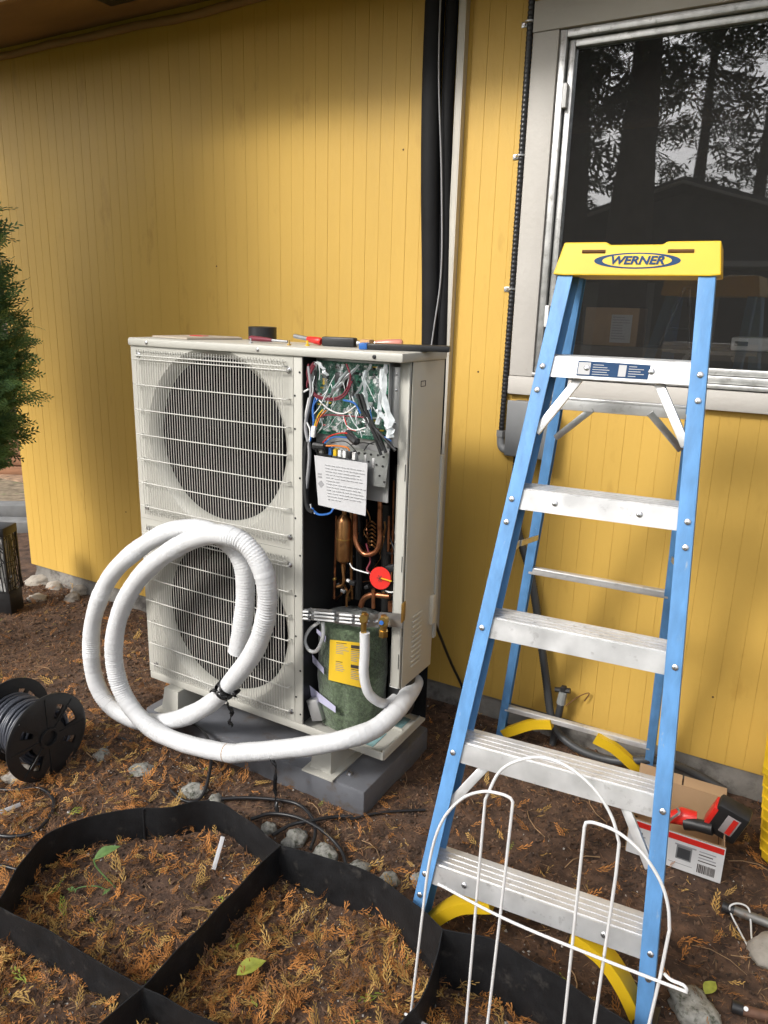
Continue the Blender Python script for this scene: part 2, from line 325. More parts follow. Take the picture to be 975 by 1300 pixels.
# eave
EY = 2.05
b = MB()
for k, (a, c) in enumerate([(EY, 2.238), (2.241, 2.392), (2.395, WALL+.05)]):
    MB().span((HX0-.45, a, 2.705+.002*k), (HX1+.4, c, 2.73)).build('soffit_board', M_SOFFIT, house)
MB().span((-2.66, 2.29, 2.694), (-2.36, 2.375, 2.7045), bev=.003).build('soffit_vent', M_BLACK, house)
MB().span((HX0-.45, EY-.025, 2.63), (HX1+.4, EY, 2.83)).build('fascia_board', M_SOFFIT, house)
pts = [(x, WALL-.012+.004*noise.noise((x*3, 0, 5)), 2.672+.012*noise.noise((x*2.3, 1, 2))+.004*noise.noise((x*11, 1, 2))) for x in np.arange(HX0, HX1, .05)]
MB().tube(pts, [.017+.004*noise.noise((p[0]*7, 3, 3)) for p in pts], 8).build('frieze_bead', M_SOFFIT, house, smooth=60)
b = MB(); b.add([(HX0-.5, EY-.06, 2.835), (HX1+.45, EY-.06, 2.835), (HX1+.45, 5.3, 4.2), (HX0-.5, 5.3, 4.2), (HX0-.5, EY-.06, 2.875), (HX1+.45, EY-.06, 2.875), (HX1+.45, 5.3, 4.25), (HX0-.5, 5.3, 4.25)], [(3,2,1,0),(4,5,6,7),(0,1,5,4),(1,2,6,5),(2,3,7,6),(3,0,4,7)])
b.build('roof', mat('dark_shingle', (.06, .058, .055), .9, var=.3, scale=20), house)
MB().span((HX0-.4, EY+.01, 2.735), (HX1+.4, 8, 2.76)).build('ceiling_deck', M_DARK, house)
# room behind the window
b = MB()
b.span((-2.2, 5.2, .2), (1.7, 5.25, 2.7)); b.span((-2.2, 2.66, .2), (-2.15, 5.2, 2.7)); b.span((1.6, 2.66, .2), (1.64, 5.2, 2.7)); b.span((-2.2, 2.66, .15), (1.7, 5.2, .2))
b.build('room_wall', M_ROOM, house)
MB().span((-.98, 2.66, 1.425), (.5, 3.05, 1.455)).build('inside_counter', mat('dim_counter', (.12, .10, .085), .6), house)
# window
b = MB(); f = .03
def rect_frame(b, x0, x1, z0, z1, wd, y0, y1, bev=0):
    b.span((x0, y0, z0), (x0+wd, y1, z1), bev); b.span((x1-wd, y0, z0), (x1, y1, z1), bev)
    b.span((x0+wd, y0+.0007, z0), (x1-wd, y1, z0+wd), bev); b.span((x0+wd, y0+.0007, z1-wd), (x1-wd, y1, z1), bev)
rect_frame(b, WX0, WX1, WZ0+.012, WZ1, .022, WALL-.014, WALL+.05, .002)
win = b.build('window', M_ALU, house, label='wide aluminium window in weathered white casing, reflecting trees and a gabled house')
b = MB(); rect_frame(b, WX0+.026, WX1-.026, WZ0+.036, WZ1-.026, .02, WALL+.004, WALL+.04, .002); b.build('sash', M_ALU, win)
MB().span((WX0+.047, WALL+.020, WZ0+.057), (WX1-.047, WALL+.024, WZ1-.047)).build('pane', M_GLASS, win, smooth=None)
yc = WALL-.024
MB().span((-.930, yc, WZ0-.005), (WX0-.001, WALL+.002, WZ1), .003).build('casing_board', M_TRIM, win)
MB().span((WX1+.001, yc, WZ0-.005), (WX1+.085, WALL+.002, WZ1), .003).build('casing_board', M_TRIM, win)
MB().span((-.932, yc-.001, WZ1+.0015), (WX1+.088, WALL+.002, WZ1+.088), .003).build('casing_board', M_TRIM, win)
MB().span((-.932, yc-.001, 1.283), (WX1+.088, WALL+.002, WZ0-.0065), .003).build('casing_board', M_TRIM, win)
MB().span((WX0-.002, WALL-.03, WZ0-.003), (WX1+.002, WALL+.02, WZ0+.010), .002).build('window_sill', M_ALU, win)
for z in (2.22, 1.55): MB().span((WX0+.023, WALL-.018, z-.035), (WX0+.036, WALL+.003, z+.035), .002).build('hinge', M_WHITE, win)

# things seen dimly inside the room
b = MB().span((-.735, 2.70, 1.456), (-.55, 2.84, 1.585), .003); bx = b.build('cardboard_box', M_CARD); tag(bx, 'brown cardboard box with a paper label, behind the window glass', 'box')
p = MB().span((-.642, 2.6975, 1.468), (-.572, 2.6995, 1.562)).build('paper_label', M_PAPER, bx)
b = MB()
for k in range(9): b.span((-.637, 2.6955, 1.552-k*.009), (-.637+random.uniform(.03, .06), 2.697, 1.5545-k*.009))
b.build('print', M_INKG, p)
b = MB().span((-.262, 2.80, 1.456), (.05, 2.95, 1.50), .006); bx = b.build('white_appliance', M_WHITE); tag(bx, 'low white appliance with a dark button, at the right behind the window', 'appliance')
MB().span((-.25, 2.797, 1.472), (-.21, 2.801, 1.486)).build('display', M_BLACK, bx); MB().lathe([(.006, 0), (.006, .004)], (-.135, 2.8005, 1.478), (0, -1, 0), 12).build('button', M_BLACK, bx)
st = root('wire_stand', (-.42, 2.9, 1.456), 'thin black wire stand behind the window, right of the cardboard box', 'stand')
b = MB()
for a, c in [((-.50, 2.86, 1.457), (-.45, 2.92, 1.66)), ((-.40, 2.86, 1.457), (-.43, 2.92, 1.66)), ((-.45, 2.92, 1.66), (-.43, 2.92, 1.66)), ((-.485, 2.88, 1.52), (-.41, 2.88, 1.52)), ((-.44, 2.92, 1.62), (-.36, 2.99, 1.457))]: b.tube([a, c], .005, 6)
b.build('frame', M_BLACK, st)

# ================================================================== pipes, conduit and box on the wall
def cable(name, P, r, m, label, cat, n=8, seg=8, group=None):
    o = MB().tube(spl(P, n), r, seg).build(name, m, smooth=60); return tag(o, label, cat, group)
y = WALL-.036
cable('insulated_pipe', [(-1.272, y, 2.71), (-1.273, y, 2.3), (-1.262, y-.004, 2.0), (-1.247, y, 1.7), (-1.236, y, 1.44), (-1.232, y, 1.15), (-1.24, y-.02, .9)], .033, M_BFOAM, 'thick black insulated pipe running down the yellow wall, left of the pair', 'pipe', seg=14, group='black insulated pipes on the wall')
y = WALL-.024
cable('insulated_pipe', [(-1.214, y, 2.71), (-1.216, y, 2.2), (-1.205, y, 1.9), (-1.192, y-.002, 1.44), (-1.19, y, 1.1), (-1.2, y, .9)], .021, M_BFOAM, 'thinner black insulated pipe beside the beige strip on the wall', 'pipe', seg=12, group='black insulated pipes on the wall')
cable('control_wire', [(-1.237, WALL-.066, 2.71), (-1.236, WALL-.064, 2.35), (-1.212, WALL-.055, 2.0), (-1.198, WALL-.053, 1.7), (-1.212, WALL-.062, 1.5), (-1.23, WALL-.074, 1.30)], .0028, M_INKG, 'thin grey control wire strung over the black pipes on the wall', 'wire')
b = MB(); b.span((-1.186, WALL-.032, .32), (-1.182, WALL-.001, 2.62)); b.span((-1.1815, WALL-.032, .32), (-1.165, WALL-.029, 2.62)); b.span((-1.165, WALL-.0315, .32), (-1.161, WALL-.001, 2.62))
tag(b.build('wall_channel', M_BEIGE), 'tall narrow beige metal channel on the yellow wall behind the heat pump', 'channel')
fc = root('flexible_conduit', (-.945, WALL, 1.13), 'black ribbed flexible conduit clipped along the window casing down to the grey box', 'conduit')
P = resample(spl([(-.945, WALL-.016, 2.70), (-.944, WALL-.016, 2.3), (-.943, WALL-.016, 1.8), (-.945, WALL-.016, 1.4), (-.946, WALL-.018, 1.145)], 20), .0035)
MB().tube(P, [.0105+(.0007 if (i//2) % 2 else -.0006) for i in range(len(P))], 10).build('tube', M_CABLE, fc, smooth=70)
for z in (2.44, 2.055, 1.636):
    c = MB().tube([(-.9455+.0135*math.cos(a), WALL-.016-.0135*math.sin(a), z) for a in np.linspace(0, math.pi, 9)], .004, 6); c.span((-.978, WALL-.004, z-.008), (-.957, WALL-.001, z+.008), .001)
    o = c.build('clamp', M_GALV, fc); MB().lathe([(.005, 0), (.004, .004)], (-.969, WALL-.004, z), (0, -1, 0), 10).build('screw', M_RIVET, o)
b = MB().tube(spl([(-.946, WALL-.018, 1.15), (-.946, WALL-.018, 1.115), (-.938, WALL-.022, 1.09), (-.915, WALL-.03, 1.082)], 5), .015, 12); b.lathe([(.019, 0), (.019, .022)], (-.946, WALL-.018, 1.128), (0, 0, 1), 6); b.build('elbow_fitting', M_GREYB, fc)
db = root('disconnect_box', (-.85, WALL, 1.06), 'grey metal electrical disconnect box on the wall below the window corner', 'electrical box')
MB().span((-.900, WALL-.085, 1.072), (-.755, WALL-.002, 1.262), .004).build('enclosure', M_GREYB, db); MB().span((-.904, WALL-.093, 1.076), (-.751, WALL-.084, 1.268), .003).build('cover', M_GREYB, db)
MB().lathe([(.015, 0), (.015, .03)], (-.872, WALL-.04, 1.043), (0, 0, 1), 8).build('hub', M_BLACK, db)
P = [(-.872, WALL-.04, 1.04), (-.868, WALL-.05, .95), (-.845, WALL-.05, .80), onY(674, 730, WALL-.05), onY(685, 800, WALL-.055), onY(693, 860, WALL-.06), onY(701, 915, WALL-.075), onY(716, 938, WALL-.10), onY(745, 956, WALL-.13), onY(785, 966, WALL-.15), onY(832, 965, WALL-.12), (-.17, WALL-.06, .06), (-.05, WALL-.05, .02)]
P = resample(spl(P, 12), .005)
gc = MB().tube(P, [.0145+(.0006 if i % 2 else -.0006) for i in range(len(P))], 12).build('grey_conduit', M_GCOND, smooth=70); tag(gc, 'dark grey liquid-tight conduit hanging behind the ladder and curving along the foundation', 'conduit')
# standpipe
sp = root('standpipe', (-.66, WALL-.06, 0), 'grey garden standpipe with a black valve on top by the foundation', 'standpipe')
a, c = onY(712, 893, WALL-.06), onY(700, 958, WALL-.06); c.z = 0
MB().tube([c, a], .013, 12).build('pipe', M_GCOND, sp); t = a + (a-c).normalized()*.05
MB().tube([a, t], [.017, .015], 10).build('coupling', mat('worn_grey_pvc', (.26, .27, .26), .6), sp)
v = MB().tube([t-Vector((.03, 0, 0)), t+Vector((.025, 0, .01))], .010, 8); v.box(t+Vector((0, 0, .012)), (.02, .02, .02), bev=.003); v.build('valve', M_BLACK, sp)
MB().tube(spl([a+Vector((.02, -.01, 0)), onY(735, 884, WALL-.03), onY(748, 880, WALL-.02), onY(742, 890, WALL-.02)], 5), .002, 5).build('rusty_wire', mat('rust', (.16, .07, .03), .9), sp)
cable('black_wire', [onY(546, 776, 2.12), onY(556, 800, 2.22), onY(572, 840, 2.40), onY(588, 876, 2.512), (-1.03, 2.505, .02)], .0055, M_CABLE, 'black wire sloping from behind the heat pump down to the foundation', 'wire')

# ================================================================== equipment pad
PZ = .085
pad = MB().span((-2.0, 1.745, -.03), (-1.03, 2.20, PZ), .012).build('equipment_pad', M_PAD); tag(pad, 'slate grey plastic equipment pad on the soil under the heat pump', 'pad')
for x, yy in ((-1.12, 1.80), (-1.07, 2.15), (-1.93, 1.80), (-1.93, 2.15)):
    b = MB().lathe([(.012, -.002), (.012, .003), (.007, .004), (.007, .010)], (x, yy, PZ), (0, 0, 1), 8); b.build('bolt', M_RIVET, pad)

# ================================================================== heat pump
UX0, UX1, UY0, UY1, UZ0, UZ1 = -2.027, -.977, 1.805, 2.075, .205, 1.443
hp = root('heat_pump', (-1.5, 1.97, PZ), 'tall ivory two-fan outdoor heat pump with its service panel off, on a grey pad', 'heat pump')
b = MB().span((UX0-.004, UY0-.010, 1.416), (UX1+.006, UY1+.006, UZ1), .007); tp = b.build('top_panel', M_CAB, hp)
for x in (-1.94, -1.47, -1.06): MB().lathe([(.006, 0), (.006, .002), (.003, .004)], (x, UY0-.010, 1.429), (0, -1, 0), 10).build('screw', M_RIVET if x < -1.1 else M_BLACK, tp)
# front panel with two round openings
FX0, FX1 = UX0, -1.345
def fan_half(b, x0, x1, z0, z1, cx, cz, r, seg=72):
    vs = []; fs = []
    for k in range(seg):
        a = 2*math.pi*k/seg; c, s_ = math.cos(a), math.sin(a)
        tx = ((x1-cx)/c if c > 0 else (x0-cx)/c) if abs(c) > 1e-6 else 1e9; tz = ((z1-cz)/s_ if s_ > 0 else (z0-cz)/s_) if abs(s_) > 1e-6 else 1e9
        t = min(tx, tz); o = (cx+c*t, cz+s_*t)
        vs += [(o[0], UY0, o[1]), (cx+c*(r+.022), UY0, cz+s_*(r+.022)), (cx+c*(r+.014), UY0+.007, cz+s_*(r+.014)), (cx+c*r, UY0+.020, cz+s_*r), (cx+c*(r-.004), UY0+.040, cz+s_*(r-.004))]
    for k in range(seg):
        j = (k+1) % seg
        for q in range(4): fs.append((k*5+q, k*5+q+1, j*5+q+1, j*5+q))
    for (X, Z) in ((x0, z0), (x1, z0), (x1, z1), (x0, z1)):   # corners of the rectangle
        near = sorted(range(seg), key=lambda k: (vs[k*5][0]-X)**2+(vs[k*5][2]-Z)**2)[:2]; i = len(vs); vs.append((X, UY0, Z)); fs.append((near[0]*5, i, near[1]*5))
    b.add(vs, fs)
b = MB(); ZM = .812; FC = ((-1.662, 1.126), (-1.662, .500)); FR = .276
fan_half(b, FX0, FX1, ZM, 1.4155, *FC[0], FR); fan_half(b, FX0, FX1, UZ0, ZM-.0008, *FC[1], FR)
b.span((FX0, UY0+.001, UZ0), (FX0+.003, UY0+.05, 1.4155)); b.span((FX1-.012, UY0+.001, UZ0), (FX1-.001, UY0+.05, 1.4155)); b.span((FX0, UY0+.001, UZ0-.001), (FX1, UY0+.04, UZ0+.004))
fp = b.build('front_panel', M_CAB, hp, smooth=40)
MB().span((FX1+.0015, UY0-.001, UZ0-.012), (-1.312, UY0+.006, 1.4155), .002).build('corner_post', M_CAB, hp)
b = MB()
for z in (1.37, 1.30, 1.20, 1.05, .92, .80, .66, .52, .40, .30, .24): b.lathe([(.0035, 0), (.0035, .0012)], (-1.338+.018*(z*37 % 1 > .5), UY0-.001, z), (0, -1, 0), 8)
b.build('screw_holes', M_BLACK, fp)
MB().span((UX0+.001, UY0+.052, UZ0), (UX0+.004, UY1, 1.4155)).build('left_side_panel', M_CABS, hp)
# fans
for cx, cz in FC:
    fan = MB().lathe([(.002, -.03), (.045, -.028), (.062, -.01), (.065, .05)], (cx, UY0+.13, cz), (0, 1, 0), 28).build('fan', M_FANBLK, hp)
    for k in range(3):
        b = MB(); vs = []; n = 9; m_ = 6
        for i in range(n+1):
            t = i/n; r = .06+(FR-.03-.06)*t
            for j in range(m_+1):
                s_ = j/m_; a = 2*math.pi*k/3 + .5*t + (s_-.5)*(1.25+.5*t); vs.append((cx+r*math.cos(a), UY0+.10+.09*(1-s_)+.01*t, cz+r*math.sin(a)))
        b.add(vs, [(i*(m_+1)+j, (i+1)*(m_+1)+j, (i+1)*(m_+1)+j+1, i*(m_+1)+j+1) for i in range(n) for j in range(m_)]); b.build('fan_blade', M_FANBLK, fan)
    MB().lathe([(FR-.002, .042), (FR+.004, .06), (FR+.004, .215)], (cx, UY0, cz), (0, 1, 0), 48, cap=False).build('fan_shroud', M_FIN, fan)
    MB().lathe([(.05, 0), (.055, .01), (.055, .04)], (cx, UY0+.18, cz), (0, 1, 0), 20).build('motor', M_FANBLK, fan)
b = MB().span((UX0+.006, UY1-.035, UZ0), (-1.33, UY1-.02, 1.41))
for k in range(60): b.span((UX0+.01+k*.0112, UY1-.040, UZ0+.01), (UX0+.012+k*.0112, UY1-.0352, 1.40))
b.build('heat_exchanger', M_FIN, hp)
# wire guards: every wire a piece of its own
def vwire(z0, z1):
    yo = UY0-.017; P = spl([(0, UY0-.001, z1), (0, yo+.005, z1-.002), (0, yo, z1-.014), (0, yo-.002, (z0+z1)/2), (0, yo, z0+.014), (0, yo+.005, z0+.002), (0, UY0-.001, z0)], 3)
    return MB().tube(P, .00125, 5).mesh('guard_wire', M_WIRE, smooth=80)
GX0, GX1 = -1.985, -1.372; NW = 56
for (z0, z1) in ((.842, 1.398), (.228, .786)):
    gd = MB().tube([(GX0-.002, UY0-.0205, z1-.012), (GX1+.004, UY0-.0205, z1-.012)], .0022, 6)
    for x in (GX0-.004, GX1+.004): gd.tube(spl([(x, UY0-.0205, z1-.012), (x, UY0-.012, z1-.012), (x, UY0-.001, z1-.014)], 3), .0022, 6)
    gd = gd.build('fan_guard', M_WIRE, hp)
    mv = vwire(z0, z1)
    for k in range(NW): inst(mv, 'guard_wire', gd, (GX0+(GX1-GX0)*k/(NW-1), 0, 0))
    P = spl([(GX0-.004, UY0-.001, 0), (GX0-.003, UY0-.015, 0), (GX0+.004, UY0-.0200, 0), ((GX0+GX1)/2, UY0-.0225, 0), (GX1-.01, UY0-.0205, 0), (GX1+.010, UY0-.016, 0), (GX1+.016, UY0-.001, 0)], 4)
    mh = MB().tube(P, .0020, 6).mesh('cross_wire', M_WIRE, smooth=80)
    for k in range(7): inst(mh, 'cross_wire', gd, (0, 0, z0+.022+(z1-z0-.046)*k/6))
    for x, z in ((GX1+.012, z1-.024), (GX1+.012, z0+.012), (GX0-.006, z1-.012), (GX0-.006, z0+.012)):
        MB().lathe([(.010, 0), (.010, .002), (.005, .003), (.005, .006)], (x, UY0-.0005, z), (0, -1, 0), 12).build('washer', M_RIVET, gd)
# embossed diagonal ribs and motor bracket seen through the guards
for (cx, cz) in FC:
    b = MB(); b.bar((cx-.27, UY0+.16, cz), (cx+.27, UY0+.16, cz), .03, .006); b.bar((cx-.12, UY0+.2, cz-.3), (cx-.12, UY0+.2, cz+.29), .03, .006); b.build('motor_bracket', M_FANBLK, hp)
# right side panel, set back where the wrap-around service panel is off
SY = 1.872
b = MB(); b.span((UX1-.004, SY, .405), (UX1, UY1, 1.4155), .0015); sp_ = b.build('side_panel', M_CABS, hp, label='beige right side panel with louvre slots')
b = MB(); b.span((-1.013, SY-.006, .405), (UX1-.0045, SY-.001, 1.4155), .0015); b.span((-1.0155, SY-.006, .41), (-1.0135, SY+.02, 1.41)); b.span((-.9905, SY-.0105, .41), (-.982, SY-.0065, 1.41), .001); b.build('side_flange', M_CAB, sp_)
for z in (1.10, .82, .50): MB().span((-.9875, SY-.0118, z-.025), (-.985, SY-.0103, z+.025)).build('flange_slot', M_BLACK, sp_)
b = MB()
for k in range(11):
    z = .46+k*.017; MB().box((UX1+.003, 1.955+.0, z), (.006, .065, .005), rot=Matrix.Rotation(.5, 3, 'Y'), bev=.001).build('louvre', M_CABS, sp_)
b = MB(); rect = [((UX1+.0006, 1.935, 1.36), (.0012, .03, .002)), ((UX1+.0006, 1.935, 1.345), (.0012, .03, .002)), ((UX1+.0006, 1.921, 1.3525), (.0012, .002, .013)), ((UX1+.0006, 1.949, 1.3525), (.0012, .002, .013))]
for c, d in rect: b.box(c, d)
b.build('embossed_mark', M_INK, sp_)
b = MB(); b.span((UX1-.02, UY1+.0005, .50), (UX1+.006, UY1+.022, 1.12), .003); b.build('rear_guard', M_CAB, hp)
MB().span((UX1-.006, UY1-.03, .56), (UX1+.012, UY1-.004, .66), .003).build('handle_cover', M_CABS, hp)
# base pan and feet
b = MB(); b.span((UX0+.004, UY0+.004, .176), (UX1-.02, UY1+.02, .184)); b.span((UX0+.002, UY0-.002, .176), (UX1-.022, UY0+.006, .204), .0035); b.span((UX0+.002, UY1+.016, .176), (UX1-.022, UY1+.022, .204), .001); b.span((UX1-.032, UY0+.005, .177), (UX1-.021, UY1+.015, .207), .005)
b.span((-1.20, UY0+.02, .1842), (-1.02, UY0+.028, .192)); b.span((-1.16, 1.97, .1842), (-1.02, 1.976, .196), .001); bp_ = b.build('base_pan', M_CAB, hp)
MB().span((-1.155, UY0+.035, .1843), (-1.06, UY0+.13, .1858)).build('water_puddle', M_TEAL, bp_); MB().span((-1.08, 1.99, .1843), (-1.035, 2.06, .1858)).build('water_puddle', M_TEAL, bp_)
def foot(x0, x1, yA, yB):
    b = MB(); t = .02
    vs = [(x0-t, yA-t, PZ), (x1+t, yA-t, PZ), (x1+t, yB+t, PZ), (x0-t, yB+t, PZ), (x0-t, yA-t, PZ+.006), (x1+t, yA-t, PZ+.006), (x1+t, yB+t, PZ+.006), (x0-t, yB+t, PZ+.006),
          (x0, yA, PZ+.010), (x1, yA, PZ+.010), (x1, yB, PZ+.010), (x0, yB, PZ+.010), (x0+.006, yA+.012, .1755), (x1-.006, yA+.012, .1755), (x1-.006, yB-.012, .1755), (x0+.006, yB-.012, .1755)]
    fs = [(3,2,1,0)] + [(q*4+i, q*4+(i+1) % 4, q*4+4+(i+1) % 4, q*4+4+i) for q in range(3) for i in range(4)] + [(12,13,14,15)]
    b.add(vs, fs); return b.build('mounting_foot', M_CAB, hp, smooth=20)
foot(-1.245, -1.165, 1.755, 1.96); foot(-1.245, -1.165, 2.02, 2.165); foot(-1.93, -1.85, 1.765, 1.96); foot(-1.93, -1.85, 2.02, 2.165)
# ---------- open service bay
MB().span((-1.330, UY0+.012, UZ0-.01), (-1.327, UY1-.01, 1.415)).build('partition', mat('dark_partition', (.05, .05, .052), .45, .4), hp)
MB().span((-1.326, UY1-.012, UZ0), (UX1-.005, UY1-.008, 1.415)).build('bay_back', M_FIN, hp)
YB = 1.862                                                    # plane of the circuit board
ebox = MB(); ebox.span((-1.305, YB+.006, 1.00), (-1.045, YB+.010, 1.41)); ebox.span((-1.0445, YB-.012, 1.165), (-1.0415, 1.965, 1.41), .001); ebox.span((-1.041, YB+.004, 1.17), (-1.0165, YB+.008, 1.40), .001)
eb = ebox.build('electrical_box', M_SHEET, hp)
for z in (1.38, 1.335, 1.24): MB().lathe([(.004, 0), (.004, .002), (.002, .003)], (-1.027, YB+.004, z), (0, -1, 0), 10).build('screw', M_RIVET, eb)
for k in range(14): MB().lathe([(.0028, 0), (.0028, .001)], (random.uniform(-1.28, -1.08), YB+.006, random.uniform(1.09, 1.17)), (0, -1, 0), 8).build('hole', M_BLACK, eb)
pcb = MB().span((-1.297, YB-.002, 1.185), (-1.048, YB+.002, 1.405)).build('circuit_board', M_PCB, hp)
M_ALC = mat('capacitor_grey', (.32, .33, .35), .4, .4); M_CMP = mat('component_black', (.02, .02, .022), .35)
for k in range(95):
    x = random.uniform(-1.29, -1.056); z = random.uniform(1.193, 1.397); r = random.random()
    if r < .42: d = (random.uniform(.004, .018), random.uniform(.003, .008), random.uniform(.004, .013)); MB().box((x, YB-.002-d[1]/2, z), d, bev=.0006).build('component', random.choice([M_CMP, M_CMP, M_WHITE, M_PCB, M_ALC]), pcb)
    elif r < .7: h = random.uniform(.008, .022); q = random.uniform(.003, .007); MB().lathe([(q, 0), (q, h)], (x, YB-.002, z), (0, -1, 0), 12).build('capacitor', random.choice([M_CMP, M_ALC, M_WHITE]), pcb)
    else: MB().span((x, YB-.008, z), (x+random.uniform(.006, .02), YB-.002, z+.004)).build('connector', random.choice([M_WHITE, M_WHITE, M_RED, M_YELW]), pcb)
MB().span((-1.266, YB-.018, 1.335), (-1.258, YB-.004, 1.36), .002).build('component', M_YELW, pcb); MB().span((-1.215, YB-.03, 1.33), (-1.17, YB-.002, 1.375), .002).build('component', M_CMP, pcb)
# crumpled clear film over the board
b = MB(); n = 46; vs = []
for i in range(n+1):
    for j in range(n+1):
        x = -1.30+.25*i/n; z = 1.40-.20*j/n; v_ = noise.noise((x*30, z*9, 4))*.016 + abs(noise.noise((x*62+z*24, z*26, 9)))*.013
        vs.append((x+noise.noise((x*20, z*20, 1))*.006, YB-.033+v_, z+noise.noise((x*22, z*22, 8))*.005))
b.add(vs, [(i*(n+1)+j, (i+1)*(n+1)+j, (i+1)*(n+1)+j+1, i*(n+1)+j+1) for i in range(n) for j in range(n)]); b.build('plastic_film', M_FILM, pcb, smooth=180)
b = MB()
for (p0, p1, wd) in [((490, 462), (478, 538), .012), ((484, 468), (496, 556), .020), ((470, 462), (452, 505), .006), ((455, 462), (420, 500), .007), ((440, 470), (412, 510), .005), ((462, 470), (468, 520), .006), ((480, 520), (497, 552), .016), ((404, 460), (415, 478), .01)]:
    A = onY(*p0, YB-.045); B = onY(*p1, YB-.05); t = (B-A).cross(Vector((0, 1, 0))).normalized(); vs = []
    for i in range(9):
        q = A.lerp(B, i/8) + Vector((random.uniform(-.004, .004), random.uniform(-.008, .004), 0)); ww = wd*random.uniform(.25, .8); vs += [q-t*ww+Vector((0, .004, 0)), q+Vector((0, -.004, 0)), q+t*ww+Vector((0, .005, 0))]
    b.add(vs, [(i*3+k, i*3+k+1, i*3+4+k, i*3+3+k) for i in range(8) for k in range(2)])
for k in range(34):
    x0, z0 = random.uniform(-1.29, -1.07), random.uniform(1.25, 1.40); a = random.uniform(-.6, .6)+(.35 if x0 > -1.15 else -.35); L = random.uniform(.03, .10); A = Vector((x0, YB-.04-random.uniform(0, .012), z0)); B = A+Vector((L*math.sin(a), 0, -L*math.cos(a)))
    if B.z < 1.19 or B.x > -1.05 or B.x < -1.30: continue
    b.tube(spl([A, A.lerp(B, .4)+Vector((random.uniform(-.008, .008), -.004, 0)), A.lerp(B, .7)+Vector((random.uniform(-.008, .008), 0, 0)), B], 4), random.uniform(.0006, .0017), 5)
b.build('film_highlight', mat('film_highlight_white', (.70, .74, .75), .2, var=.2, scale=60), pcb, smooth=40)  # whitish strips and threads paint the film's highlights in as colour
def wire(P, r, m, nm='wire', yy=None):
    Q = [onY(p[0], p[1], p[2] if len(p) > 2 else yy) for p in P]; return MB().tube(spl(Q, 6), r, 6).build(nm, m, hp, smooth=60)
Y1 = YB-.05
for P, r, m in [
    ([(392, 465), (395, 500), (388, 540), (393, 575), (388, 630)], .006, M_INKG), ([(398, 460), (394, 480), (400, 500), (420, 506), (436, 500), (445, 480), (440, 462)], .0028, M_MAROON),
    ([(396, 462), (392, 478), (399, 502), (422, 508), (438, 502), (447, 484)], .0026, M_MAROON), ([(392, 462), (390, 475), (394, 490)], .003, M_MAROON), ([(400, 463), (391, 482), (390, 492)], .003, M_MAROON),
    ([(400, 505), (397, 520), (398, 540), (394, 560)], .0032, M_BLUEW), ([(404, 506), (398, 516), (399, 535)], .003, M_BLUEW), ([(436, 508), (450, 512), (458, 525)], .003, M_BLUEW),
    ([(405, 508), (418, 520), (436, 525), (452, 515)], .0022, M_WHITE), ([(402, 532), (415, 527), (440, 528), (462, 530)], .0022, M_MAROON), ([(400, 545), (406, 530), (414, 521)], .0022, M_ORANGE), ([(398, 545), (404, 528), (410, 520)], .0022, M_YELW),
    ([(436, 528), (440, 540), (450, 546), (464, 543)], .0022, M_WHITE), ([(437, 530), (442, 543), (452, 547)], .0022, M_RED), ([(410, 562), (420, 553), (440, 550), (455, 560)], .0018, M_RED), ([(412, 563), (424, 555), (446, 556)], .0022, M_BLUEW),
    ([(414, 566), (428, 566), (440, 568), (444, 572)], .0026, M_ORANGE), ([(420, 562), (436, 560), (446, 566), (456, 578)], .0016, M_BLACK), ([(445, 565), (460, 562), (474, 564)], .0016, M_BLACK), ([(462, 572), (468, 564), (480, 560)], .0016, M_BLACK),
    ([(454, 500), (462, 525), (476, 550), (486, 572)], .0055, M_BLACK), ([(458, 500), (468, 528), (482, 555), (490, 575)], .0055, M_BLACK), ([(456, 512), (472, 545), (484, 578)], .005, M_BLACK), ([(463, 528), (480, 548), (502, 572)], .005, M_BLACK),
    ([(470, 520), (476, 545), (497, 560)], .0014, M_BLUEW), ([(385, 498), (392, 494)], .003, M_WHITE), ([(392, 505), (388, 530), (394, 548), (390, 575)], .003, M_WHITE), ([(390, 560), (387, 590), (390, 640), (398, 650)], .009, M_BLACK), ([(396, 645), (404, 653), (418, 652), (424, 645)], .0035, M_BLUEW),
    ([(394, 640), (396, 648), (400, 652)], .002, M_WHITE)]: wire(P, r, m, yy=Y1)
MB().box(onY(398, 548, Y1-.004), (.014, .01, .035), rot=Matrix.Rotation(.1, 3, 'Y'), bev=.003).build('white_connector', M_WHITE, hp)
MB().tube([onY(399, 566, Y1), onY(412, 567, Y1)], [.013, .010], 10).build('cable_sleeve', M_BLACK, hp)
MB().tube(spl([onY(440, 548, Y1+.02), onY(447, 556, Y1), onY(455, 563, Y1-.01)], 4), [.003]+[.012]*7+[.004], 8).build('cable_sleeve', M_BLACK, hp)
